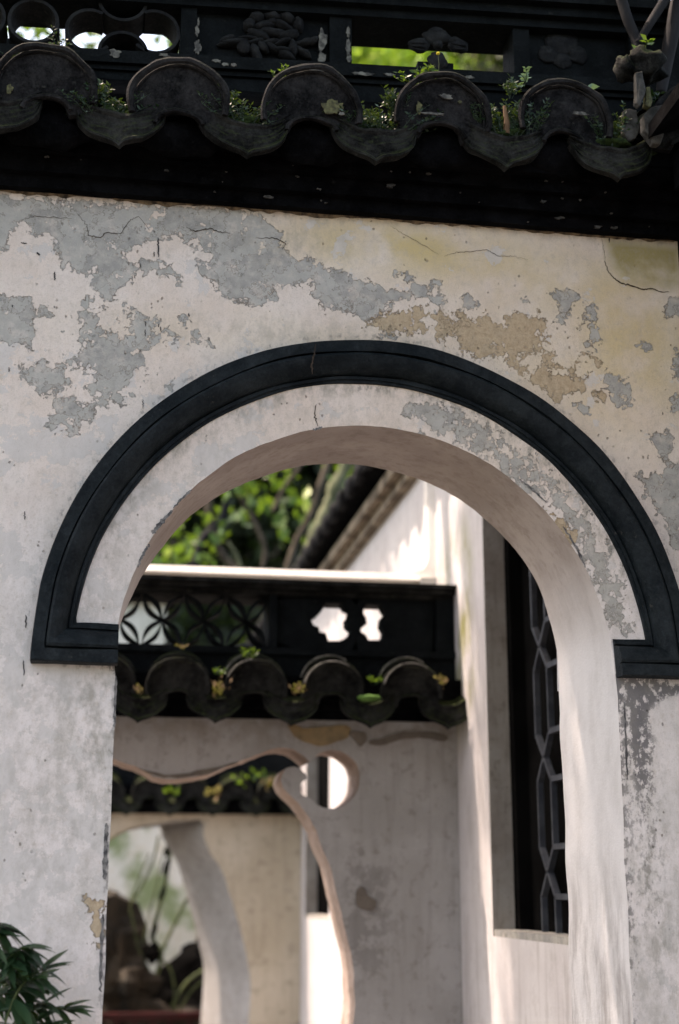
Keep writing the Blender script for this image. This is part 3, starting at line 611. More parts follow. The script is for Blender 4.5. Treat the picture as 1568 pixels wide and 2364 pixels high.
# carved peony panel
fc = on_y(628, 78, RY0+.02); pan = thing('carved_panel', None, None, (0, 0, 0), parent=wall)
def petal(name, px, py, rx, rz_, rot, par, y=RY0+.012, d=.012, seed=0, m='ridge_c'):
    w = on_y(px, py, y); s = .00113
    MB().blob((0, 0, 0), (rx*s, d, rz_*s), seed or px, .14, 14, 9, rot).build(name, M[m], par, smooth=True, loc=(w[0], y, w[2]))
for (x, y, rx, rz_, ro) in ((592, 42, 20, 14, .4), (628, 40, 22, 13, -.1), (662, 44, 20, 14, -.5), (610, 62, 30, 12, .3), (650, 62, 30, 12, -.35), (630, 78, 42, 11, 0), (598, 84, 30, 13, -.35), (665, 84, 28, 13, .35), (628, 55, 14, 9, 0), (688, 58, 14, 18, .2), (575, 60, 15, 16, .3)):
    petal('petal', x, y, rx, rz_, ro, pan, d=.024)
for (x, y, rx, rz_, ro) in ((540, 100, 42, 8, .18), (525, 92, 20, 7, .5), (562, 108, 16, 22, .3), (590, 122, 12, 26, .5), (607, 112, 10, 20, .8), (628, 112, 9, 20, 1.0), (590, 98, 30, 7, .35), (625, 100, 34, 7, .3), (655, 98, 30, 7, .5), (650, 118, 30, 9, .1), (677, 112, 12, 22, .1), (700, 100, 30, 8, .35), (660, 128, 28, 10, -.5), (700, 122, 26, 9, -.6), (575, 92, 26, 6, .0), (725, 95, 14, 10, .5)):
    petal('carved_leaf', x, y, rx, rz_, ro, pan, d=.019)
# four-lobed stucco flower standing in the open bay
fl4 = thing('stucco_flower', None, None, (0, 0, 0), parent=wall)
for (x, y, rx, rz_, ro) in ((1010, 86, 36, 20, 0), (1008, 76, 22, 14, 0), (968, 104, 27, 18, .1), (1058, 106, 26, 18, -.15), (1010, 142, 24, 24, 0), (1048, 95, 16, 10, .2)):
    petal('petal', x, y, rx, rz_, ro, fl4, y=RY0-.004, d=.014)
petal('flower_heart', 1012, 104, 12, 11, 0, fl4, y=RY0-.016, d=.014)
for x, y, ro in ((966, 98, .05), (966, 106, -.02), (968, 114, -.1), (1060, 102, -.1), (1060, 112, .05)): petal('vein', x, y, 20, 2.6, ro, fl4, y=RY0-.0175, d=.003)
MB().box((.775, RY0+.006, 3.664), (.875, RY1-.02, 3.70), TL).build('flower_foot', M['ridge'], fl4)
for (x, y, rx, rz_, ro) in ((1300, 100, 46, 30, 0), (1265, 125, 26, 24, 0), (1335, 128, 26, 24, 0), (1300, 140, 26, 20, 0)): petal('lobe', x, y, rx, rz_, ro, wall, y=RY0+.022, d=.010)
# remnants of white render and lichen
def patch(px, py, w, h, y, m, par, seed=0, name='paint_remnant'):
    c = on_y(px, py, y); s = .00113; out = []
    for k in range(22):
        a = 2*math.pi*k/22; r = 1+.75*mnoise.noise(Vector((math.cos(a)*2.2, math.sin(a)*2.2, seed+px*.13)))
        out.append((c[0]+w*s*.5*r*math.cos(a), c[2]+h*s*.5*r*math.sin(a)))
    MB().plate(out, y-.0015, y+.002).build(name, m, par)
for (x, y, w, h) in ((804, 75, 9, 30), (804, 112, 12, 48), (806, 135, 12, 22), (455, 70, 9, 26), (456, 108, 16, 34), (458, 50, 5, 20), (744, 90, 18, 60), (742, 132, 16, 36)): patch(x, y, w, h, RY0-.0008, M['chip'], wall)
for (x, y, w, h) in ((720, 161, 60, 7), (690, 157, 30, 8), (500, 140, 20, 8), (380, 127, 26, 8), (840, 170, 46, 8), (900, 172, 24, 7), (1085, 178, 22, 8), (520, 148, 14, 9), (265, 122, 26, 20)): patch(x, y, w, h, RY0-.023, M['chip'], wall)
for (x, y, w, h) in ((770, 247, 44, 38), (968, 247, 12, 30), (1062, 235, 8, 8), (22, 205, 12, 22)): patch(x, y, w, h, -.168, M['lichen'], wall, name='lichen_patch')
for (x, y, w, h) in ((790, 262, 12, 8), (540, 150, 14, 8), (1030, 222, 30, 12), (1340, 262, 40, 8), (1000, 262, 50, 6)): patch(x, y, w, h, -.171, M['chip'], wall)

# ================================================================= WALL B: long house wall down the right side, with lattice windows
XB = 1.373
def mossy_corner(g, c):
    s_ = g.sep(); y_ = s_[1]; z_ = s_[2]
    band = g.mul(g.ss(y_, 1.72, 1.98), g.ss(y_, 2.5, 2.2)); zz = g.mul(g.ss(z_, 2.0, 2.3), g.ss(z_, 3.05, 2.75))
    n_ = g.ss(g.noise(6, 6, .6, g.vec(1, 1, .5)), .40, .62)
    c = g.mix(g.mul(g.mul(band, zz), n_), c, (.22, .22, .09))
    return c
M['house'] = mat_plaster('smooth_whitewashed_house_wall', (.56, .545, .55), (.49, .47, .475), (.30, .28, .27), .2, .4, .8, .001, green=mossy_corner)
hw = thing('house_wall', 'long smooth white house wall with tall lattice windows receding on the right through the doorway', 'wall', (XB, 2, 0))
W1 = (.55, 1.665, 1.387, 3.25); W2 = (5.29, 6.30, 1.36, 3.0); TH = .080
def yz_face(x, y0, y1, z0, z1, holes):
    mb = MB(); ys = sorted({y0, y1, *[h[0] for h in holes], *[h[1] for h in holes]}); zs_ = sorted({z0, z1, *[h[2] for h in holes], *[h[3] for h in holes]})
    for a, b in zip(ys[:-1], ys[1:]):
        for c_, d in zip(zs_[:-1], zs_[1:]):
            if any(h[0] <= a and b <= h[1] and h[2] <= c_ and d <= h[3] for h in holes): continue
            mb.add([(x, a, c_), (x, b, c_), (x, b, d), (x, a, d)], [(0, 1, 2, 3)])
    return mb
M['surround'] = mat_plaster('grey_window_surround', (.30, .29, .27), (.23, .21, .19), (.13, .11, .09), .4, .4, 1.5)
hf = yz_face(0, -1.66, 14, 0, 3.46, [(W[0]-2, W[1]-2, W[2], W[3]) for W in (W1, W2)])
for W in (W1, W2):
    y0, y1, z0, z1 = W[0]-2, W[1]-2, W[2], W[3]
    MB().add([(0, y0, z0), (0, y1, z0), (0, y1, z1), (0, y0, z1), (TH, y0, z0), (TH, y1, z0), (TH, y1, z1), (TH, y0, z1)], [(1, 2, 6, 5), (0, 4, 7, 3), (3, 7, 6, 2), (0, 1, 5, 4)]).build('window_surround', M['surround'], hw)
hf.add([(0, 14, 0), (3, 14, 0), (3, 14, 3.46), (0, 14, 3.46)], [(0, 1, 2, 3)])
hf.build('plaster', M['house'], hw)
for W in (W1, W2):
    y0, y1, z0, z1 = W[0]-2, W[1]-2, W[2], W[3]
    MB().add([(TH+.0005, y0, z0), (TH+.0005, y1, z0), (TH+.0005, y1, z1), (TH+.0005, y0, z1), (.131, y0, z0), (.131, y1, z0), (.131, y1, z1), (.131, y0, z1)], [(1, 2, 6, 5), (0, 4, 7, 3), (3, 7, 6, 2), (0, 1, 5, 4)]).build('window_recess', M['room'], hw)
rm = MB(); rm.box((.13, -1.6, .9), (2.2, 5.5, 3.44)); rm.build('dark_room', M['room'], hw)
def lat(W, px_nodes=True):
    """elongated hexagon lattice of thin painted bars standing in the window, one bar at a time"""
    y0, y1, z0, z1 = W; xl = .085
    root = thing('window_lattice', None, None, (0, 0, 0), parent=hw)
    def bar(a, b, w=.012, d=.020):
        a = np.array(a); b = np.array(b); v = b-a; Ln = np.hypot(*v); v = v/Ln; nn = np.array([-v[1], v[0]])*w/2
        q_ = [a+nn, b+nn, b-nn, a-nn]
        vv = [(xl, p[0]-2, p[1]) for p in q_]+[(xl+d, p[0]-2, p[1]) for p in q_]
        MB().add(vv, [(0, 1, 2, 3), (7, 6, 5, 4), (0, 4, 5, 1), (1, 5, 6, 2), (2, 6, 7, 3), (3, 7, 4, 0)]).build('lattice_bar', M['lattice'], root)
    yj = y1-.371; per, pitch, sp = .372, .40, .073
    while yj > y0-.1:
        zn = 1.600-2*per
        while zn < z1+.1:
            def b2(p, q, w=.012):
                if min(p[1], q[1]) < z0 or p[1] > z1 and q[1] > z1: return
                bar(p, q, w)
            b2((yj-sp, zn-.078), (yj, zn)); b2((yj+sp, zn-.078), (yj, zn)); b2((yj, zn), (yj-sp, zn+.078)); b2((yj, zn), (yj+sp, zn+.078))
            for sg in (-1, 1): bar((yj+sg*sp, max(z0, zn+.078)), (yj+sg*sp, max(z0+.001, min(z1, zn+per-.078))))
            for zz in (zn-.078, zn+.078): b2((yj-sp, zz), (yj-pitch+sp, zz), .018)
            zn += per
        yj -= pitch
    MB().box((xl-.004, y1-.055-2, z0+.001), (xl+.05, y1-.001-2, z1-.001)).build('lattice_frame', M['room'], root)
lat(W1)
def sill(W):
    MB().box((.004, W[0]+.002-2, W[2]), (TH+.03, W[1]-.002-2, W[2]+.022)).build('window_sill', M['house2'], hw)
M['house2'] = mat_plaster('stained_sill', (.42, .40, .36), (.25, .25, .24), (.10, .10, .10), .6, .2, 2.)
sill(W1); sill(W2)
MB().box((.09, W2[0]-2+.01, W2[2]+.03), (.12, W2[1]-2-.01, W2[3])).build('window_shutter', M['room'], hw)
# eave of the house: two tan boards, a deep dark soffit and a row of tile ends along its edge
MB().box((-.05, -.3, 3.352), (-.001, 12, 3.398)).build('eave_board', M['farwood'], hw)
MB().box((-.095, -.3, 3.40), (-.001, 12, 3.452)).build('eave_board', M['farwood'], hw)
hr = MB(); hr.add([(-.17, -.3, 3.50), (.1, -.3, 3.462), (.1, 12, 3.462), (-.17, 12, 3.50), (-.17, -.3, 3.54), (2.4, -.3, 4.6), (2.4, 12, 4.6), (-.17, 12, 3.54)], [(0, 1, 2, 3), (4, 5, 6, 7), (0, 3, 7, 4), (0, 4, 5, 1), (3, 2, 6, 7)]); hr.build('roof', M['eave'], hw)
te = MB().blob((0, 0, 0), (.03, .075, .06), 3, .1, 12, 8); teo = te.build('roof_tile_end', M['tile_face'], hw, smooth=True); tem = teo.data; teo.location = (-.17, 0, 3.53)
for k in range(1, 40): link('roof_tile_end', tem, hw, (-.17, k*.26, 3.53))

# ================================================================= CORNER WALL in front on the right
cw = thing('corner_wall', 'pale plaster side wall meeting the doorway wall at its right-hand corner below dark eaves', 'wall', (1.49, 0, 0))
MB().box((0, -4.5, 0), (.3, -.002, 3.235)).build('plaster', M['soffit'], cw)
ev = MB(); ev.box((-.035, -4.5, 3.236), (.3, -.12, 3.30)); ev.box((-.08, -4.5, 3.301), (.3, -.16, 3.40)); ev.build('cornice_band', M['eave'], cw)
er = MB(); er.add([(-.16, -4.5, 3.42), (-.16, -.20, 3.42), (.3, -.20, 3.62), (.3, -4.5, 3.62), (-.16, -4.5, 3.46), (-.16, -.20, 3.46), (.3, -.20, 3.70), (.3, -4.5, 3.70)], [(0, 1, 2, 3), (4, 5, 6, 7), (0, 1, 5, 4), (1, 2, 6, 5)]); er.build('roof', M['eave'], cw)

# ================================================================= WALL C: cloud wall with a scrolled opening
def c_dirt(g, c):
    q_ = g.sep(); y_ = q_[1]; x_ = q_[0]; z_ = q_[2]
    a = g.mul(g.mul(g.ss(x_, .86, .98), g.ss(x_, 1.22, 1.02)), g.mul(g.ss(z_, 1.05, 1.35), g.ss(z_, 1.85, 1.55)))
    n_ = g.noise(16, 8, .7)
    c = g.mix(g.mul(g.ss(g.add(n_, g.mul(a, .16)), .58, .66), g.mul(a, .55)), c, (.15, .14, .135))
    b = g.mul(g.ss(z_, 2.0, 2.17), g.ss(g.noise(9, 6, .6), .42, .6))
    return g.mix(g.mul(b, .6), c, (.20, .17, .14))
M['cwall'] = mat_plaster('grey_white_plaster_with_stains', (.36, .35, .345), (.30, .29, .28), (.17, .155, .14), .45, .25, 1.1, green=c_dirt)
YC = 2.12; XC0, XC1 = -1.2, XB-.001
cl = thing('cloud_wall', 'second whitewashed wall with tiled top and a large opening curling into a round scroll', 'wall', (0, YC, 0))
up_px = [(-150, 1760), (-40, 1715), (80, 1712), (180, 1728), (262, 1753), (292, 1763), (317, 1771), (340, 1784), (362, 1794), (409, 1797), (467, 1792), (507, 1776), (559, 1757), (597, 1741), (644, 1725), (679, 1729), (703, 1745), (714, 1757)]
circ = [(767+64*math.cos(a), 1798-67*math.sin(a)) for a in np.linspace(math.radians(143), math.radians(-140), 40)]
knob = [(700, 1838), (693, 1825), (694, 1812), (706, 1800), (704, 1786), (692, 1774), (676, 1770), (660, 1776), (650, 1790), (648, 1806), (656, 1822), (672, 1838), (684, 1850), (703, 1872), (720, 1898), (733, 1920), (744, 1960), (760, 1999), (776, 2058), (789, 2112), (801, 2165), (811, 2204), (817, 2253), (816, 2363), (805, 2480), (770, 2600), (640, 2690), (400, 2720), (160, 2700), (-40, 2620), (-150, 2450), (-190, 2200), (-200, 1950)]
loop = [np.array(p) for p in smooth_pts(up_px, 5)] + [np.array(p) for p in circ] + [np.array(p) for p in smooth_pts(knob, 5)]
LC = np.array([on_y(x, y, YC)[[0, 2]] for x, y in loop])
def cut_wall(name, rect, hole, yf, thick, m_face, m_rev, par, step=.02, back=None, attrs=None):
    hole = np.array([p+np.array([mnoise.noise(Vector((p[0]*9, p[1]*9, 1))), mnoise.noise(Vector((p[0]*9, p[1]*9, 4)))])*.008+np.array([mnoise.noise(Vector((p[0]*40, p[1]*40, 1))), mnoise.noise(Vector((p[0]*40, p[1]*40, 4)))])*.003 for p in hole])
    x0, x1, z0, z1 = rect; xs = np.arange(x0, x1+step*.5, step); xs[-1] = x1; zs = np.arange(z0, z1+step*.5, step); zs[-1] = z1
    XX, ZZ = np.meshgrid(xs, zs); P = np.c_[XX.ravel(), ZZ.ravel()]; s = seg_dist(P, hole); ins = s > 0; nx, nz = len(xs), len(zs); I = ins.reshape(nz, nx)
    near = np.zeros_like(I)
    for dz in (-1, 0, 1):
        for dx in (-1, 0, 1): near |= ~np.roll(np.roll(I, dz, 0), dx, 1)
    sn = (I & near).ravel(); P[sn] = closest(P[sn], np.vstack([hole, hole[:1]]))
    idx = np.arange(nx*nz).reshape(nz, nx); q = np.stack([idx[:-1, :-1], idx[:-1, 1:], idx[1:, 1:], idx[1:, :-1]], -1).reshape(-1, 4)
    okv = (~ins) | sn; q = q[okv[q].all(1) & (~ins)[q].any(1)]
    yy = [.004*mnoise.noise(Vector((p[0]*3, p[1]*3, 5))) for p in P]
    o = mk(name, [(p[0], y, p[1]) for p, y in zip(P, yy)], q, m_face, par, True)
    o2 = mk('back_face', [(p[0], thick, p[1]) for p in P], q, m_face, par)
    H = [(p[0], .004*mnoise.noise(Vector((p[0]*3, p[1]*3, 5))), p[1]) for p in hole]; 
    c = hole.mean(0)
    if back is None: back = hole
    B = [(p[0], thick, p[1]) for p in back]; H.append(H[0]); B.append(B[0])
    MB().strip(H, B).build('opening_reveal', m_rev, par, smooth=True)
    return o
M['crev'] = mat_plaster('pinkish_reveal_plaster', (.42, .34, .30), (.30, .235, .20), (.16, .115, .085), .5, .3, 2.0)
cut_wall('plaster_face', (XC0, XC1, 0, 2.18), LC, YC, .26, M['cwall'], M['crev'], cl, .012)
def wp(pts, y, wall_y): return [(p[0], p[2]) for p in [on_y(a, b, y) for a, b in pts]]
def cpatch(pts, m, par, y, name='bare_render'):
    P = [(p[0], p[2]) for p in (on_y(a, b, y) for a, b in pts)]; P = [tuple(p) for p in smooth_pts(P, 3, True)]
    P = [(x+.006*mnoise.noise(Vector((x*40, z*40, 0))), z+.006*mnoise.noise(Vector((x*40, z*40, 7)))) for x, z in P]
    MB().plate(P, -.0062, .004).build(name, m, par)
M['ochre'] = mat_plaster('ochre_render', (.28, .20, .11), (.20, .15, .09), (.12, .09, .06), .4, .1, 3.)
M['brownrend'] = mat_plaster('brown_bare_render', (.17, .145, .12), (.13, .11, .095), (.08, .07, .06), .4, .1, 3.)
cpatch([(668, 1668), (700, 1680), (800, 1674), (803, 1700), (780, 1712), (740, 1722), (700, 1712), (672, 1690)], M['ochre'], cl, YC)
cpatch([(805, 1690), (842, 1690), (846, 1706), (834, 1724), (815, 1704)], M['brownrend'], cl, YC)
cpatch([(850, 1712), (890, 1700), (930, 1690), (1000, 1690), (1032, 1700), (1025, 1712), (985, 1706), (930, 1706), (880, 1722)], M['brownrend'], cl, YC)
cpatch([(825, 2052), (843, 2050), (850, 2068), (868, 2080), (866, 2098), (858, 2104), (838, 2098), (822, 2084)], M['brownrend'], cl, YC)
cpatch([(318, 1772), (345, 1781), (400, 1788), (455, 1780), (520, 1766), (548, 1758), (540, 1765), (500, 1778), (465, 1790), (410, 1795), (362, 1792)], M['brownrend'], cl, YC)
# its tiled top
TSC = .96
cmC = cover_mesh('cover_tile', M['tile'], TSC*.97); dmC = drip_mesh('drip_tile', M['tile'], TSC)
for (z0, z1, y) in ((2.175, 2.21, -.03), (2.21, 2.245, -.06)): MB().box((XC0, y, z0), (XC1, .3, z1)).build('cornice_band', M['eave'], cl)
MB().box((XC0, -.09, 2.2455), (XC1, .3, 2.33)).build('eave_bed', M['eave'], cl)
for k, px in enumerate((60, 240, 412, 590, 768, 948)):
    w = on_y(px, 1520, YC-.16); link('cover_tile', cmC, cl, (w[0], -.15, 2.262), (random.uniform(-.04, .04), random.uniform(-.03, .03), random.uniform(-.06, .06)))
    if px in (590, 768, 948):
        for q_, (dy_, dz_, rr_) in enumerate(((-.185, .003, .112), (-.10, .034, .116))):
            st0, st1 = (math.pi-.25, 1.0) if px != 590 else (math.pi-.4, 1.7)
            MB().tube([(w[0]+rr_*math.cos(a), dy_, 2.262+dz_+rr_*math.sin(a)) for a in np.linspace(st0, st1, 18)], [(.0034+.0016*mnoise.noise(Vector((i_*.7, px, q_)))) for i_ in range(18)], 6).build('sunlit_worn_rim', M['rim'], cl)  # pale arcs put sunlight into the colour of the lime-worn tile rims
    # a second, raised row of rims behind shows above the first
    link('cover_tile', cmC, cl, (w[0]+.005, -.055, 2.292), (0, random.uniform(-.03, .03), 0))
for px in (-30, 150, 319, 496, 674, 853, 1035):
    w = on_y(px, 1670, YC-.17); link('drip_tile', dmC, cl, (w[0], -.165, 2.226+random.uniform(-.006, .006)), (random.uniform(-.05, .03), random.uniform(-.05, .05), 0))
MB().box((XC0, .0, 2.331), (XC1, .26, 2.425)).build('ridge_base', M['ridge'], cl)
MB().box((XC0, -.012, 2.4255), (XC1, .24, 2.452)).build('ridge_sill', M['ridge'], cl)
rbC = MB(); rbC.box((XC0, .0, 2.662), (XC1, .24, 2.68)); rbC.box((XC0, -.03, 2.6805), (XC1, .27, 2.698)); rbC.box((XC0, -.05, 2.6985), (XC1, .29, 2.716)); rbC.build('ridge_beam', M['tile'], cl)
for a, b in ((on_y(623, 1420, YC)[0], on_y(640, 1420, YC)[0]), (1.30, XC1), (-.48, -.43)): MB().box((a, .001, 2.452), (b, .23, 2.662)).build('ridge_post', M['ridge'], cl)
# grille of crossed petals: thick lens-shaped clay tiles round open diamonds
xg0, xg1 = -.43, on_y(620, 1420, YC)[0]; nb = 6; cell = .098*2
def lens(cx, cz, L_, w, rot, name='grille_tile'):
    out = []
    for t in np.linspace(0, 1, 9): out.append((-L_/2+L_*t, w*math.sin(math.pi*t)))
    inn = [(-L_/2+L_*t, (w-.011)*math.sin(math.pi*t)) for t in np.linspace(1, 0, 9)]
    ca, sa = math.cos(rot), math.sin(rot)
    pts = [(cx+x*ca-z*sa, cz+x*sa+z*ca) for x, z in out+inn]
    n = 9; mb = MB()
    for k in range(n-1): mb.plate([pts[k], pts[k+1], pts[2*n-2-k], pts[2*n-1-k]], .02, .10)
    return mb
gx = xg1; zc = 2.557; hgt = .105
ncell = 8
for i in range(ncell):
    cx = xg1-.082-i*.164
    for q_ in range(4):
        # four arcs per crossing, meeting in the middle, each doubled to make an open petal
        sx_, sz_ = ((1, 1), (-1, 1), (-1, -1), (1, -1))[q_]; a = math.atan2(sz_*.100, sx_*.078); mx, mz = cx+.039*sx_, zc+.050*sz_
        for sgn in (1, -1):
            mb = lens(mx, mz, .124, .026 if sgn > 0 else -.015, a)
            mb.build('grille_tile', M['ridge'], cl)
# stepped flower openings in the right-hand bay: black panel pieces round two holes
xa, xb = on_y(641, 1420, YC)[0], 1.30
def hole_px(pl): return np.array([on_y(x, y, YC+.02)[[0, 2]] for x, y in pl])
h1 = hole_px([(786-2, 1392), (822, 1392), (826, 1405), (838, 1412), (836, 1424), (830, 1430), (832, 1446), (843, 1456), (838, 1468), (826, 1476), (816, 1480), (790, 1480), (784, 1462), (770, 1460), (768, 1448), (756, 1444), (750, 1430), (764, 1422), (774, 1412), (780, 1402)][:20])
h1 = h1 + np.array([-.055, 0]); 
h2 = hole_px([(866, 1392), (896, 1392), (900, 1404), (908, 1416), (898, 1428), (896, 1444), (904, 1458), (900, 1478), (868, 1478), (862, 1466), (850, 1458), (852, 1448), (864, 1440), (862, 1426), (856, 1416), (858, 1402)])
def panel(x0, x1, hole):
    z0, z1 = 2.4525, 2.6615; mb = MB(); Hn = len(hole); ang = [math.atan2(p[1]-hole[:, 1].mean(), p[0]-hole[:, 0].mean()) for p in hole]
    cx, cz = hole.mean(0); R = []
    for p in hole:
        dx, dz = p[0]-cx, p[1]-cz; t = 1e9
        if dx > 0: t = min(t, (x1-cx)/dx)
        if dx < 0: t = min(t, (x0-cx)/dx)
        if dz > 0: t = min(t, (z1-cz)/dz)
        if dz < 0: t = min(t, (z0-cz)/dz)
        R.append((cx+dx*t, cz+dz*t))
    H = list(map(tuple, hole)); H.append(H[0]); R.append(R[0])
    for y_ in (.02, .09): mb.strip([(a, y_, b) for a, b in H], [(a, y_, b) for a, b in R])
    mb.strip([(a, .02, b) for a, b in H], [(a, .09, b) for a, b in H])
    # corners
    mb.box((x0, .03, z0), (x0+.02, .085, z1)); mb.box((x1-.02, .03, z0), (x1, .085, z1)); mb.box((x0, .03, z1-.018), (x1, .085, z1)); mb.box((x0, .03, z0), (x1, .085, z0+.018))
    mb.build('pierced_panel', M['ridge'], cl)
h2 = h2 + np.array([-.03, 0])
xm = (h1[:, 0].max()+h2[:, 0].min())/2
panel(xa+.001, xm, h1); panel(xm+.0005, xb-.001, h2)

# ================================================================= ROUNDED WHITE FRAME behind it
fr = thing('plaster_frame', 'thin white rounded frame rising behind the dark ridge with a sunlit lower edge', 'frame', (0, 2.42, 0))
M['frame'] = mat_plaster('clean_white_plaster', (.72, .69, .66), (.66, .63, .60), (.4, .38, .34), .15, .25, 1.)
def rrect(x0, x1, z0, z1, r, n=10):
    pts = []
    for cx, cz, a0 in ((x1-r, z0+r, -90), (x1-r, z1-r, 0), (x0+r, z1-r, 90), (x0+r, z0+r, 180)):
        for k in range(n+1):
            a = math.radians(a0+90*k/n); pts.append((cx+r*math.cos(a), cz+r*math.sin(a)))
    return pts
wlo = on_y(650, 1312, 2.42)[2]; xr_ = on_y(992, 1240, 2.42)[0]
I_ = rrect(-1.1, xr_, wlo+.003, 4.3, .085); O_ = rrect(-1.14, xr_+.030, wlo-.030, 4.34, .03)
fb = MB(); n = len(I_)
for y_, y2_ in ((.026, 0), (.10, .10)): fb.strip([(a, y_, b) for a, b in I_+I_[:1]], [(a, y2_, b) for a, b in O_+O_[:1]])
fb.strip([(a, .026, b) for a, b in I_+I_[:1]], [(a, .10, b) for a, b in I_+I_[:1]]); fb.strip([(a, 0, b) for a, b in O_+O_[:1]], [(a, .10, b) for a, b in O_+O_[:1]])
fb.build('frame_ring', M['frame'], fr)
MB().box((-1.1, .0, 2.30), (-1.04, .10, wlo-.017)).build('frame_foot', M['frame'], fr); MB().box((XB-.07, .0, 2.3), (XB-.005, .10, wlo-.017)).build('frame_foot', M['frame'], fr)

# ================================================================= WALL D
M['dwall'] = mat_plaster('warm_cream_plaster', (.52, .46, .37), (.44, .38, .29), (.22, .18, .13), .4, .3, .7)
YD = 6.5
dw = thing('courtyard_wall', 'third, cream-coloured wall with a tiled top and a flowing opening seen through the scrolled one', 'wall', (0, YD, 0))
dpx = [(120, 2060), (200, 1975), (262, 1930), (300, 1910), (352, 1903), (400, 1894), (440, 1893), (487, 1891), (474, 1902), (468, 1918), (474, 1945), (487, 1972), (512, 2010), (545, 2110), (570, 2205), (578, 2268), (574, 2363), (560, 2450), (480, 2530), (300, 2560), (150, 2500), (90, 2300)]
LD = np.array([tuple(p) for p in smooth_pts([on_y(x, y, YD)[[0, 2]] for x, y in dpx], 4, True)])
dbk = [(120, 2060), (200, 1975), (262, 1930), (300, 1912), (340, 1912), (352, 1910), (360, 1909), (368, 1908), (370, 1914), (372, 1922), (374, 1934), (385, 1950), (412, 2000), (440, 2100), (462, 2190), (470, 2245), (463, 2363), (455, 2450), (400, 2530), (280, 2560), (150, 2500), (90, 2300)]
BD = np.array([tuple(p) for p in smooth_pts([on_y(x, y, YD+.55)[[0, 2]] for x, y in dbk], 4, True)])
cut_wall('plaster_face', (-1.5, XB-.001, 0, 2.03), LD, YD, .55, M['dwall'], M['cwall'], dw, .025, back=BD)
MB().box((-1.5, -.06, 2.031), (XB-.001, .56, 2.10)).build('cornice_band', M['eave'], dw)
MB().box((-1.5, .0, 2.101), (XB-.001, .5, 2.22)).build('eave_bed', M['eave'], dw); MB().box((-1.5, .05, 2.221), (XB-.001, .45, 2.62)).build('ridge_base', M['ridge'], dw)
cmD = cover_mesh('cover_tile', M['tile'], .95); dmD = drip_mesh('drip_tile', M['tile'], .95)
for k, px in enumerate((300, 350+50, 500, 600, 690)):
    w = on_y(px-55, 1830, YD-.16); link('cover_tile', cmD, dw, (w[0], -.12, 2.135))
    w = on_y(px-8, 1830, YD-.16); link('drip_tile', dmD, dw, (w[0], -.13, 2.10))

# ================================================================= FAR WALL, ROCK, RAILING, BAMBOO behind D
def green_stain(g, c):
    return g.mix(g.ss(g.noise(2.2, 5, .6), .45, .62), c, (.20, .26, .14))
M['frame0'] = mat_plaster('pale_building_plaster', (.60, .60, .54), (.42, .44, .36), (.10, .12, .06), .4, .2, .5)
M['ewall'] = mat_plaster('pale_wall_with_green_stains', (.62, .64, .62), (.54, .55, .50), (.42, .34, .20), .3, .3, .4, green=green_stain)
ew = thing('boundary_wall', 'pale far boundary wall with green stains behind the stalks and rock', 'wall', (0, 9.6, 0))
MB().box((-4, 0, 0), (XB, .3, 2.55)).build('plaster', M['ewall'], ew); MB().box((-4, -.1, 2.551), (XB, .4, 2.68)).build('coping', M['eave'], ew)
gw = thing('garden_building', 'pale plain building whose wall shows through the pierced ridge grille', 'building', (-1, 11, 0))
MB().box((-3, 0, 0), (1.6, .3, 4.35)).build('wall', M['frame0'], gw); MB().box((-3.1, -.1, 4.351), (1.7, .4, 4.45)).build('roof_edge', M['eave'], gw)
rk = thing('rockery_stone', 'tall brown rockery stone with a grey top at the left behind the cream wall', 'rock', (0, 8.2, 0))
r1 = MB(); c0 = on_y(272, 2250, 8.2)
for i, (x, y, rx, rz_) in enumerate(((245, 2180, 60, 120), (290, 2260, 60, 120), (250, 2330, 90, 100), (330, 2400, 110, 90))):
    w = on_y(x, y, 8.2); r1.blob((w[0], random.uniform(-.05, .05), w[2]), (rx*.0035, .22, rz_*.0035*.8), i+3, .35, 20, 14)
rough_mesh(r1.build('rock_body', M['rock'], rk, smooth=False), .05, 5)
w = on_y(258, 2085, 8.1); MB().blob((w[0], -.05, w[2]), (.12, .1, .05), 5, .25, 14, 8).build('rock_cap', M['stone'], rk, smooth=True)
w1 = on_y(440, 2330, 8.3)
rk2 = thing('dark_rock', 'low black rockery mound at the right behind the cream wall', 'rock', (w1[0], 8.5, 0))
r2 = MB(); r2.blob((.1, 0, .50), (.55, .3, .36), 11, .5, 20, 14); r2.blob((.38, 0, .66), (.26, .2, .40), 12, .6, 20, 14, .8)
rough_mesh(r2.build('rock_body', M['room'], rk2), .06, 4)
rl = thing('red_railing', 'low dark red wooden railing crossing the bottom of the cream wall opening', 'railing', (0, 7.75, 0))
w = on_y(350, 2337, 7.75)[2]
MB().box((-.6, -.04, w-.055), (1.3, .04, w)).build('top_rail', M['red'], rl, bevel=.006); MB().box((-.6, -.02, .12), (1.3, .02, .17)).build('bottom_rail', M['red'], rl)
for k in range(14): MB().box((-.5+k*.135, -.015, .171), (-.47+k*.135, .015, w-.056)).build('baluster', M['red'], rl)
def stem(name, pts, y, r, m, par, sub=8):
    P = [tuple(on_y(a, b, y)) for a, b in pts]; P = [tuple(p) for p in smooth_pts(P, sub)]
    if r > .025: P = [(p[0]+.03*mnoise.noise(Vector(p)*2), p[1], p[2]) for p in P]
    return MB().tube([(p[0]-par.location[0], p[1]-par.location[1], p[2]-par.location[2]) for p in P], [r*(1+.35*mnoise.noise(Vector((i*.8, r*99, y)))) for i in range(len(P))], 8).build(name, m, par, smooth=True)
yb_ = 8.0; w = on_y(368, 2480, yb_)
pl = thing('palm_stalks', 'dark leaf stalks fanning up from a black stump before the pale far wall', 'plant', (w[0], yb_, w[2]))
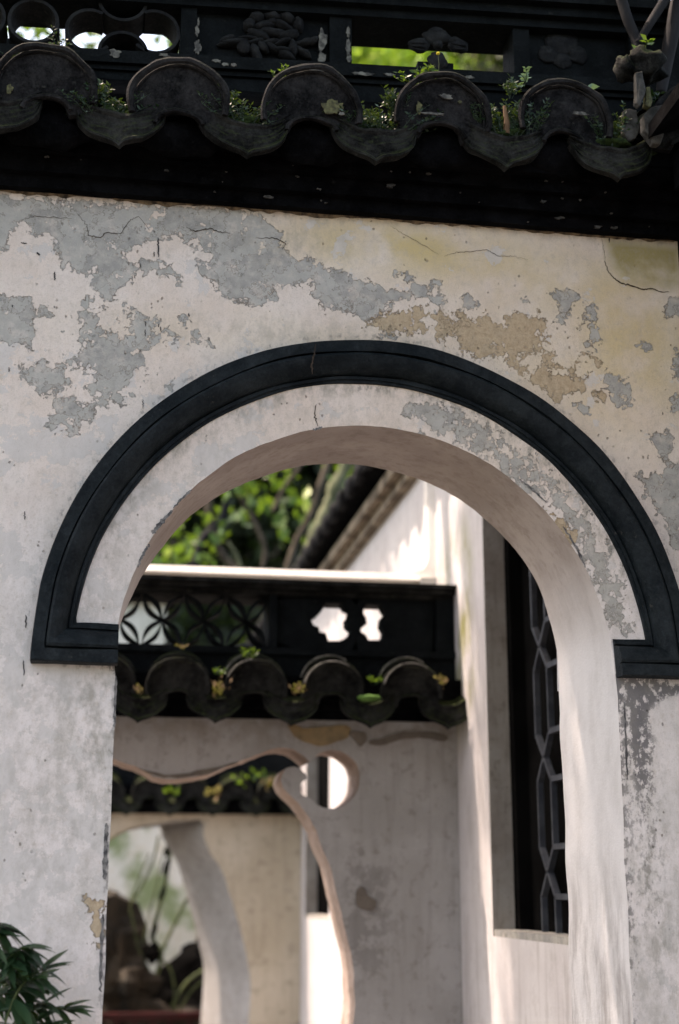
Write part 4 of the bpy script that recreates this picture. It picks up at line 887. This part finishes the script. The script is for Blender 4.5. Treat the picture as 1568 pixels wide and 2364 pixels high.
M['stalk'] = mat_simple('dark_green_stalk', (.03, .045, .02), (.07, .09, .035), 8)
for pts, r in (([(362, 2250), (372, 2200), (352, 2160), (372, 2080), (388, 2000), (398, 1920)], .016), ([(372, 2200), (400, 2140), (430, 2080), (470, 2030)], .012), ([(330, 2180), (345, 2110), (365, 2030), (380, 1960)], .006), ([(300, 2090), (330, 2040), (355, 1980), (366, 1930)], .009), ([(300, 2090), (320, 2030), (345, 1970)], .007), ([(370, 2215), (392, 2235), (402, 2280), (405, 2340)], .010), ([(300, 2095), (312, 2150), (320, 2190), (345, 2240)], .008), ([(395, 2330), (430, 2270), (470, 2240)], .014), ([(410, 2340), (440, 2290), (480, 2255)], .010)):
    stem('stalk', pts, yb_, r, M['stalk'], pl)
w = on_y(352, 2200, yb_); MB().blob((w[0]-pl.location[0], 0, w[2]-pl.location[2]), (.06, .05, .07), 4, .3).build('stump', M['room'], pl)
for (x, y) in ((384, 2000), (375, 2060), (355, 2150), (388, 1960)):
    w = on_y(x, y, yb_); MB().blob((w[0]-pl.location[0], -.02, w[2]-pl.location[2]), (.022, .01, .06), x, .2, 8, 6, -.3).build('sheath', M['room'], pl)

# ================================================================= FOLIAGE
def leaf_mesh(name, pts, nrm, size, m, aspect=.42, curl=.25):
    """many folded leaves in one mesh, 4 triangles each"""
    n = len(pts); pts = np.asarray(pts); d = RS.normal(size=(n, 3)); d /= np.linalg.norm(d, axis=1)[:, None]
    if nrm is not None: d = d*.6+np.asarray(nrm); d /= np.linalg.norm(d, axis=1)[:, None]
    r = RS.normal(size=(n, 3)); s = np.cross(d, r); s /= np.linalg.norm(s, axis=1)[:, None]; u = np.cross(s, d)
    L_ = size*RS.uniform(.6, 1.3, n)[:, None]
    W_ = L_*aspect*.5
    a = pts; b = pts+d*L_*.45+s*W_+u*W_*curl; c = pts+d*L_*.45-s*W_+u*W_*curl; e = pts+d*L_; mid = pts+d*L_*.5
    V = np.stack([a, b, e, c, mid], 1).reshape(-1, 3); base = np.arange(n)[:, None]*5
    Fc = np.stack([base+0, base+1, base+4], -1).reshape(-1, 3); F2 = np.stack([base+1, base+2, base+4], -1).reshape(-1, 3)
    F3 = np.stack([base+2, base+3, base+4], -1).reshape(-1, 3); F4 = np.stack([base+3, base+0, base+4], -1).reshape(-1, 3)
    FF = np.concatenate([Fc, F2, F3, F4]).astype(np.int32)
    me = bpy.data.meshes.new(name); me.vertices.add(len(V)); me.vertices.foreach_set('co', V.astype(np.float32).ravel())
    me.loops.add(len(FF)*3); me.polygons.add(len(FF)); me.loops.foreach_set('vertex_index', FF.ravel()); me.polygons.foreach_set('loop_start', np.arange(0, len(FF)*3, 3, dtype=np.int32))
    me.update(calc_edges=True)
    at_ = me.attributes.new('tint', 'FLOAT', 'POINT'); at_.data.foreach_set('value', np.repeat(RS.uniform(0, 1, n), 5).astype(np.float32)); me.materials.append(m); return me
def cloud(n, c, r, clumps=14, spread=.32):
    cs = RS.normal(size=(clumps, 3)); cs /= np.linalg.norm(cs, axis=1)[:, None]; cs *= RS.uniform(.3, .85, clumps)[:, None]
    k = RS.randint(0, clumps, n); p = cs[k]+RS.normal(size=(n, 3))*spread*RS.uniform(.5, 1.1, clumps)[k][:, None]*.6
    return np.array(c)+p*np.array(r)
def tree(label, base, h, crown_c, crown_r, n, size, m, lean=(0, 0), tr=.12, clumps=16, bark='bark_dark'):
    t = thing('tree', label, 'tree', base)
    P = []; 
    for k in range(9):
        s = k/8; P.append((lean[0]*s*s+.08*math.sin(s*7+base[0]), lean[1]*s+.05*math.sin(s*5), h*s))
    MB().tube(P, [tr*(1-.6*k/8) for k in range(9)], 10).build('trunk', M[bark], t, smooth=True)
    cc = np.array(crown_c)-np.array(base); top = np.array(P[-1])
    for j in range(6):
        e = cc+RS.normal(size=3)*np.array(crown_r)*.45; s0 = np.array(P[4+j % 4]); mid = (s0+e)/2+RS.normal(size=3)*.12
        MB().tube([tuple(s0), tuple(mid), tuple(e)], [tr*.42, tr*.26, tr*.08], 7).build('limb', M[bark], t, smooth=True)
    pts = cloud(n, cc, crown_r, clumps)
    link('crown', leaf_mesh('crown', pts, None, size, m), t)
    return t
# shade trees left of the passage: their crowns break up the sun on the house wall
tree('slim tree standing in the passage left of the doorway, crown high above the walls', (-2.4, 1.6, 0), 5.8, (-1.0, 1.75, 6.3), (1.9, .95, .55), 21000, .085, M['tree'], (1.0, .1), .09, 26)
tree('slim tree beyond the cloud wall with a thin crown over the frame', (-3.0, 4.4, 0), 6.0, (-1.2, 4.6, 6.6), (2.0, 1.6, .6), 2600, .085, M['tree'], (1.1, .1), .09, 20)
tree('unseen wide tree added in the front courtyard so its crown shades the doorway wall', (-3.6, -3.2, 0), 5.6, (.6, -1.9, 6.7), (4.6, 3.2, .8), 21000, .13, M['tree'], (1.6, .2), .15, 40)  # out of view, added to dim the overhead sky and shade the tiles
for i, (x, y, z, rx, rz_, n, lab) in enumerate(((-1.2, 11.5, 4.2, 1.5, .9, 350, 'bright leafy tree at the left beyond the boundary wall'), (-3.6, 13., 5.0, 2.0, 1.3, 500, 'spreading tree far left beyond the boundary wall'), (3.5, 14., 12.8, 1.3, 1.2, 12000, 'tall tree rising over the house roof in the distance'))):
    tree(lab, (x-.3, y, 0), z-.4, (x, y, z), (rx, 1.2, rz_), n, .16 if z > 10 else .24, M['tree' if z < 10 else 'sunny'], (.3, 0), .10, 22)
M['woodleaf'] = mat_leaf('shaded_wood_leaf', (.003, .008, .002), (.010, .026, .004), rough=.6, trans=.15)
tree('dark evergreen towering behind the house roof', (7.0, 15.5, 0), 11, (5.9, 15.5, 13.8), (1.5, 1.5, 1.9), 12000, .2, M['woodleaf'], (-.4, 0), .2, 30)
# dense wood closing the view
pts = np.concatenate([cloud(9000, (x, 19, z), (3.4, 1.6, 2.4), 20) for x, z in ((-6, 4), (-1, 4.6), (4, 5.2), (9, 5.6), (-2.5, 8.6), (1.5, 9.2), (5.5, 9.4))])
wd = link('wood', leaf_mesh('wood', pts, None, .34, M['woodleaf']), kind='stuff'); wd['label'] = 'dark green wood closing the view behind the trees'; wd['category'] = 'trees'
hb = MB(); hx = np.linspace(-30, 34, 40); hy = np.linspace(21, 60, 16)
hv = [(x, y, (15.2+1.2*math.sin(x*.5)+.8*mnoise.noise(Vector((x*.4, y*.3, 0))))*min(1, max(0, (y-20.9)/6))**.6*math.exp(-((x-2)/26)**4)) for y in hy for x in hx]
hb.add(hv, [(j*40+i, j*40+i+1, (j+1)*40+i+1, (j+1)*40+i) for j in range(15) for i in range(39)])
M['hill'] = mat_simple('wooded_hillside', (.002, .005, .0015), (.006, .013, .003), 1.2, .95, .2)
tag(hb.build('hill', M['hill']), kind='structure')
# mossy aerial branches crossing the view over the frame
br = thing('leaning_tree', 'tangle of brown and mossy stems leaning right beyond the white frame', 'tree', (.6, 8.4, 2.5))
for pts, r, m in (([(700, 1330), (722, 1250), (752, 1190), (778, 1130), (806, 1060), (830, 980)], .055, 'bark_moss'), ([(658, 1340), (680, 1260), (708, 1200), (735, 1120), (770, 1040)], .030, 'bark_dark'), ([(560, 1330), (520, 1290), (492, 1230), (480, 1160), (500, 1080), (520, 1000)], .032, 'bark_dark'), ([(600, 1340), (612, 1270), (590, 1210), (560, 1150), (555, 1080)], .022, 'bark_dark'), ([(440, 1330), (452, 1280), (470, 1240), (510, 1200), (530, 1120), (570, 1020)], .030, 'bark'), ([(770, 1330), (800, 1220), (840, 1130), (880, 1040)], .028, 'bark_dark'), ([(560, 1320), (545, 1280), (525, 1250)], .014, 'bark_moss'), ([(630, 1180), (660, 1120), (690, 1080), (700, 1020)], .022, 'bark_dark')):
    stem('stem', pts, 8.4 if m != 'bark_moss' else 7.8, r, M[m], br)
lp = []
for (x, y, n, sp) in ((700, 1110, 40, 45), (640, 1110, 50, 50), (590, 1150, 50, 45), (470, 1240, 60, 45), (400, 1280, 90, 45), (720, 1180, 60, 45), (690, 1210, 40, 40), (560, 1140, 40, 30), (620, 1230, 20, 30), (430, 1300, 60, 40), (780, 1100, 30, 30), (520, 1200, 30, 30)):
    for k in range(int(n*.42)):
        w = on_y(x+RS.normal()*sp, y+RS.normal()*sp*.8, 8.6+RS.uniform(-.4, .8)); lp.append((w[0]-.6, w[1]-8.4, w[2]-2.5))
link('foliage', leaf_mesh('foliage', lp, (0, -.3, .5), .135, mat_leaf('sunlit_leaf', (.015, .06, .005), (.06, .14, .014), (.30, .38, .12), trans=.3), .6), br)

# ---------------------------------------------------------------- small plants on the roof
def sprig(w, n, hgt, m, size, spread, name, label, cat, group=None, lean=0., fern=False):
    t = thing(name, label, cat, w, group)
    pts = []; st = MB(); nr = []
    for k in range(n):
        a = random.uniform(-1, 1)*spread; L_ = hgt*random.uniform(.55, 1.1); q0 = np.array([a*.5, random.uniform(-.015, .03), 0]); q1 = q0+np.array([a*1.0+lean, random.uniform(-.03, .01), L_]); mid = (q0+q1)/2+np.array([0, -.004, L_*.12])
        st.tube([tuple(q0), tuple(mid), tuple(q1)], [.0011, .0009, .0005], 4, False)
        m_ = 7 if fern else 3
        for j in range(m_):
            s = (j+1.5)/(m_+.5); p = q0*(1-s)**2+2*mid*s*(1-s)+q1*s*s
            for sg in (1, -1): pts.append(p); nr.append((sg*.9+random.uniform(-.2, .2), -.3, .5))
    st.build('stem', M['fern'], t, kind='stuff')
    link('leaves', leaf_mesh('leaves', pts, np.array(nr), size, m, .5 if not fern else .45), t)
    return t
FG = 'fern tufts rooted between the roof tiles'
for (px, py, n, h, sp, lab) in ((245, 262, 26, .065, .075, 'dense fern tuft in the first full tile hollow from the left'), (225, 215, 12, .04, .02, 'small fern clinging to the right edge of the leftmost round tile'), (300, 255, 14, .05, .05, 'thin fern beside the left edge of the second round tile'),
                       (560, 285, 30, .075, .075, 'green fern tuft filling the tile hollow below the carved peony panel'), (520, 240, 10, .05, .02, 'small curled fern on the shoulder of the second round tile'),
                       (880, 298, 40, .075, .10, 'widest fern tuft, hanging over the tile below the white-edged post'), (930, 250, 22, .06, .04, 'upright fern on the left shoulder of the fourth round tile'), (830, 290, 14, .05, .04, 'low fern right of the lichened round tile'),
                       (1170, 305, 24, .085, .06, 'fern tuft around the straw stub in the fourth hollow'), (1215, 300, 22, .10, .04, 'tall feathery fern leaning on the right round tile'), (1110, 280, 10, .05, .03, 'wispy fern on the left horn of the fourth pendant tile'),
                       (1400, 325, 24, .075, .05, 'fern tuft in the last tile hollow beside the broken tile'), (1445, 300, 12, .07, .03, 'fern against the pale broken tile at the corner')):
    w = on_y(px, py, -.14); sprig((w[0], -.14, w[2]-.02), int(n*1.7), h*.95, M['fern'], .0125, sp, 'fern', lab, 'fern', FG, fern=True)
for (px, py, n, h, sp, m, size, lab) in ((140, 100, 8, .018, .02, 'fern', .009, 'moss-green sprout at the foot of the leftmost ring'), (30, 128, 10, .012, .05, 'fern', .008, 'low green sprouts on the top of the leftmost round tile'),
                             (1000, 178, 4, .016, .03, 'green', .020, 'broad-leaved seedling on the fourth round tile'), (960, 190, 12, .018, .045, 'green', .013, 'bright sprouts left of the stucco flower foot'),
                             (1215, 195, 5, .022, .02, 'pale', .017, 'pale green seedling on the fifth round tile'), (1180, 215, 12, .035, .02, 'fern', .012, 'small fern on the left shoulder of the fifth round tile'),
                             (645, 175, 8, .018, .02, 'green', .010, 'tiny sprouts on the third round tile'), (1490, 115, 2, .014, .012, 'green', .024, 'bright yellow-green leaf pair above the mossy corner stone'), (1510, 235, 6, .02, .015, 'fern', .014, 'small leaves on the right of the corner stone')):
    w = on_y(px, py, -.15); sprig((w[0], -.15, w[2]), n, h, M[m], size, sp, 'seedling', lab, 'seedling', 'seedlings growing on the tiles')
w = on_y(1358, 205, -.15); t = thing('seedling', 'single pale upright leaf on the right round tile', 'seedling', (w[0], -.15, w[2]), 'seedlings growing on the tiles')
link('leaves', leaf_mesh('leaves', [(0, 0, 0), (0, 0, .006)], np.array([(.6, 0, 2.), (1.5, 0, .5)]), .032, M['pale'], .45), t)
w = on_y(1012, 175, -.12); t = thing('yellow_flower', 'tiny yellow flower on a thin stalk below the stucco flower', 'flower', (w[0], -.12, w[2]))
MB().tube([(0, 0, 0), (.002, -.003, .03), (0, -.004, .06)], .0009, 5).build('stem', M['stalk'], t); MB().blob((0, -.004, .064), (.005, .005, .004), 2).build('flower_head', mat_simple('yellow_petals', (.7, .55, .05), (.6, .45, .05)), t)
for (px, py) in ((258, 278), (560, 298), (868, 312), (1165, 322), (1415, 345)):
    w = on_y(px, py, -.12); o = MB().blob((w[0], -.105, w[2]-.004), (.080, .050, .020), px, .5, 22, 10).build('moss_bed', M['moss'], wall, smooth=True, kind='stuff'); rough_mesh(o, .008, 40, 1)
tl = MB(); xs_ = np.linspace(-.62, 1.47, 260)
tl.strip([(x, -.0035-.003*abs(mnoise.noise(Vector((x*30, 2, 0)))), 3.2385) for x in xs_], [(x, .001, 3.2378-max(0, .012*mnoise.noise(Vector((x*7, 0, 0)))+.010*mnoise.noise(Vector((x*31, 0, 2)))+.004)) for x in xs_])
tl.build('mortar_line', M['mortar'], wall, kind='stuff')
random.seed(11)
for k in range(30):
    x, pl_ = random.choice([(random.uniform(-.3, 1.45), 0), (random.uniform(-.3, 1.45), 1), (random.uniform(.4, 1.4), 2)])
    y_, z_ = ((-.030, random.uniform(3.243, 3.268)), (-.052, random.uniform(3.276, 3.312)), (-.072, random.uniform(3.323, 3.348)))[pl_]
    r0 = random.uniform(.001, .003)*random.choice((1, 1, 1.5, 2.4)); out = [(x+r0*1.6*math.cos(a)*(1+1.3*mnoise.noise(Vector((math.cos(a)*4, k*3.3, math.sin(a)*4)))), z_+r0*.7*math.sin(a)*(1+1.3*mnoise.noise(Vector((math.cos(a)*4, k*3.3, math.sin(a)*4))))) for a in np.linspace(0, 2*math.pi, 11)[:-1]]
    MB().plate(out, y_-.0048, y_+.004).build('paint_fleck', M['fleck'], wall)
# broken upright tiles at the corner
def shard(pl, y, m, lab, d=.022, seed=0, name='broken_tile'):
    P = [on_y(a, b, y) for a, b in pl]; c = np.mean(P, 0)
    o = MB().plate([(p[0]-c[0], p[2]-c[2]) for p in P], -d/2, d/2).build(name, m, None, bevel=.003)
    o.location = (c[0], y, c[2]); rough_mesh(o, .004, 30, 2); return tag(o, lab, 'broken tile', 'broken tiles stacked at the roof corner')
shard([(1465, 172), (1480, 168), (1489, 205), (1484, 225), (1474, 250), (1466, 240)], -.20, M['stone'], 'narrow white sliver of tile hanging under the mossy corner stone', seed=1)
shard([(1489, 206), (1500, 202), (1503, 238), (1498, 252), (1486, 246)], -.19, M['lichen'], 'small yellowish tile scrap beside the white sliver', seed=2)
shard([(1482, 272), (1500, 254), (1525, 246), (1540, 260), (1532, 300), (1520, 338), (1505, 335), (1498, 322), (1484, 305)], -.19, M['stone'], 'largest grey broken tile, pointed at the bottom, at the roof corner', .03, 3)
shard([(1436, 262), (1450, 254), (1468, 258), (1474, 300), (1466, 322), (1448, 330), (1436, 310)], -.15, M['stone'], 'rounded pale broken tile standing in the last tile hollow', .02, 4)
w = on_y(1482, 150, -.16); t = tag(MB().blob((0, 0, 0), (.055, .05, .040), 9, .35, 22, 14).blob((-.045, 0, -.018), (.026, .03, .034), 5, .3, 14, 10, .5).build('corner_stone', M['tile'], None, smooth=True), 'dark mossy rounded stone capping the roof corner', 'stone'); t.location = (w[0], -.16, w[2]); rough_mesh(t, .006, 30)
w = on_y(1168, 285, -.15); st_ = tag(MB().tube([(0, 0, -.03), (.002, -.002, .0), (-.002, 0, .05)], [.010, .008, .005], 8).build('straw_stub', M['litter'], None), 'pale broken straw stub standing in the fourth tile hollow', 'stub'); st_.location = (w[0], -.15, w[2])
# forked grey tree at the corner, just in front of the ridge
ft = thing('forked_tree', 'smooth grey forked stems rising at the top right corner', 'tree', (1.45, .0, 3.5))
for pts, rr, nm, yy_ in (([(1526, 215), (1532, 180), (1545, 110), (1562, 30), (1590, -80)], (.014, .017, .020, .023, .027), 'trunk', -.05), ([(1473, 160), (1470, 98), (1448, 40), (1424, -40)], (.014, .014, .015, .016), 'branch', -.06), ([(1473, 100), (1500, 55), (1540, -10), (1580, -90)], (.010, .012, .014, .015), 'branch', -.07)):
    P = [tuple(on_y(a, b, yy_)) for a, b in pts]; P = [(p[0]-1.45, p[1], p[2]-3.5) for p in P]
    S = smooth_pts(P, 6); R_ = np.interp(np.linspace(0, len(rr)-1, len(S)), range(len(rr)), rr)
    MB().tube([tuple(p) for p in S], list(R_), 12).build(nm, M['bark'], ft, smooth=True)
w = on_y(1350, 4, .02); sprig((w[0], .02, w[2]-.02), 14, .045, M['green'], .025, .05, 'seedling', 'sunlit leaves showing above the ridge beam near the top right', 'seedling', 'seedlings growing on the tiles')

# leaf litter on wall C's tiles
for (px, py, n, sx, sz, lab) in ((506, 1590, 60, 22, 26, 'heap of dry leaves in the second hollow of the cloud wall tiles'), (690, 1592, 50, 24, 18, 'heap of dry leaves in the third hollow of the cloud wall tiles'), (1022, 1575, 50, 20, 18, 'orange dry leaves where the cloud wall tiles meet the house wall'), (322, 1590, 24, 16, 18, 'dull dry leaves in the first hollow of the cloud wall tiles')):
    c = on_y(px, py, 1.93); P = [(RS.normal()*sx*.0006, RS.uniform(-.02, .08), RS.normal()*sz*.0005) for _ in range(n)]
    t = link('leaf_litter', leaf_mesh('leaf_litter', P, (0, -.4, .7), .020, M['litter'], .6)); t.location = c; tag(t, lab, 'dry leaves', kind='stuff')
for (px, py, n, h, lab) in ((575, 1525, 10, .05, 'green sprout standing on the third round tile of the cloud wall'), (512, 1562, 8, .03, 'green sprout beside the dry leaves in the second hollow'), (865, 1580, 10, .03, 'green sprout at the last hollow of the cloud wall tiles'), (422, 1500, 4, .02, 'reddish sprig on the second round tile of the cloud wall')):
    w = on_y(px, py, 1.96); sprig((w[0], 1.96, w[2]), n, h*.8, M['green'] if px != 422 else M['litter'], .015, .02, 'seedling', lab, 'seedling', 'seedlings on the cloud wall')
c = on_y(853, 1612, 1.93); t = tag(MB().blob((0, 0, 0), (.045, .03, .012), 6, .2).build('moss_cushion', mat_simple('moss', (.05, .12, .02), (.10, .2, .05), 60), None, smooth=True), 'green moss cushion in the last hollow of the cloud wall tiles', 'moss'); t.location = c
for (px, py, m_) in ((165+57, 1822, 'litter'), (400, 1833, 'green'), (495, 1832, 'litter'), (625, 1815, 'litter'), (560, 1800, 'green'), (600, 1790, 'green')):
    w = on_y(px, py, 6.2); P = [(RS.normal()*.025, RS.uniform(-.03, .03), RS.normal()*.015) for _ in range(9)]
    t = link('leaf_tuft', leaf_mesh('leaf_tuft', P, (0, -.5, .6), .05, M[m_], .7)); t.location = w; tag(t, {222: 'brownish leaf tuft at the left end of the cream wall tiles', 400: 'bright green tuft on the cream wall tiles', 495: 'tan leaf tuft on the cream wall tiles', 625: 'ochre leaf tuft by the scroll on the cream wall tiles', 560: 'green tuft on the cream wall ridge, left one', 600: 'green tuft on the cream wall ridge nearest the scroll'}[px], 'plant', kind='stuff')

# ---------------------------------------------------------------- shrub bottom left, in front of the wall
sh = thing('shrub', 'dark glossy-leaved shrub at the foot of the wall, bottom left', 'shrub', (-.30, -.22, 0))
def long_leaf(p, d, L_, w, droop):
    d = Vector(d).normalized(); side = d.cross(Vector((0, -.35, 1))).normalized(); V_ = []; n = 6
    for k in range(n+1):
        t = k/n; c = Vector(p)+d*L_*t+Vector((0, 0, -droop*t*t)); ww = w*math.sin(math.pi*min(.98, t**.8*.97+.02))
        V_ += [c+side*ww, c+Vector((0, 0, -ww*.35)), c-side*ww]
    F_ = []
    for k in range(n):
        for j in range(2): F_.append((k*3+j, k*3+j+1, (k+1)*3+j+1, (k+1)*3+j))
    return V_, F_
stems = [[(0, 2400), (40, 2290), (90, 2240)], [(-60, 2400), (0, 2250), (40, 2200)], [(-20, 2450), (60, 2330), (150, 2330)], [(-80, 2300), (-40, 2180), (0, 2130)], [(0, 2500), (70, 2380), (130, 2400)], [(-60, 2360), (20, 2270), (75, 2270)], [(-60, 2300), (10, 2210), (50, 2190)]]
lm = []
for s_i, S in enumerate(stems):
    P = [on_y(a, b, -.22+.03*(s_i % 3)) for a, b in S]; P = smooth_pts(P, 6)
    MB().tube([(p[0]+.30, p[1]+.22, p[2]) for p in P], .0022, 5).build('stem', M['stalk'], sh)
    for i in range(4, len(P), 1):
        for sg in (1, -1, .2):
            p = P[i]; d = (random.uniform(.2, 1.0)*sg+.35, random.uniform(-.6, .3), random.uniform(-.55, .5)); V_, F_ = long_leaf((p[0]+.30, p[1]+.22, p[2]), d, random.uniform(.045, .085), random.uniform(.008, .013), random.uniform(.005, .035))
            lm.append(MB().add(V_, F_).build('leaf', M['shrub'], sh, smooth=True))
# main root stem down to the ground
MB().tube([(-.02, 0, 0), (-.03, .02, .6), (-.05, .01, 1.2)], [.012, .009, .004], 8).build('stem', M['stalk'], sh)
for o in lm:
    a = o.data.attributes.new('tint', 'FLOAT', 'POINT'); v_ = random.random(); a.data.foreach_set('value', [v_]*len(o.data.vertices))
bpy.context.view_layer.update()
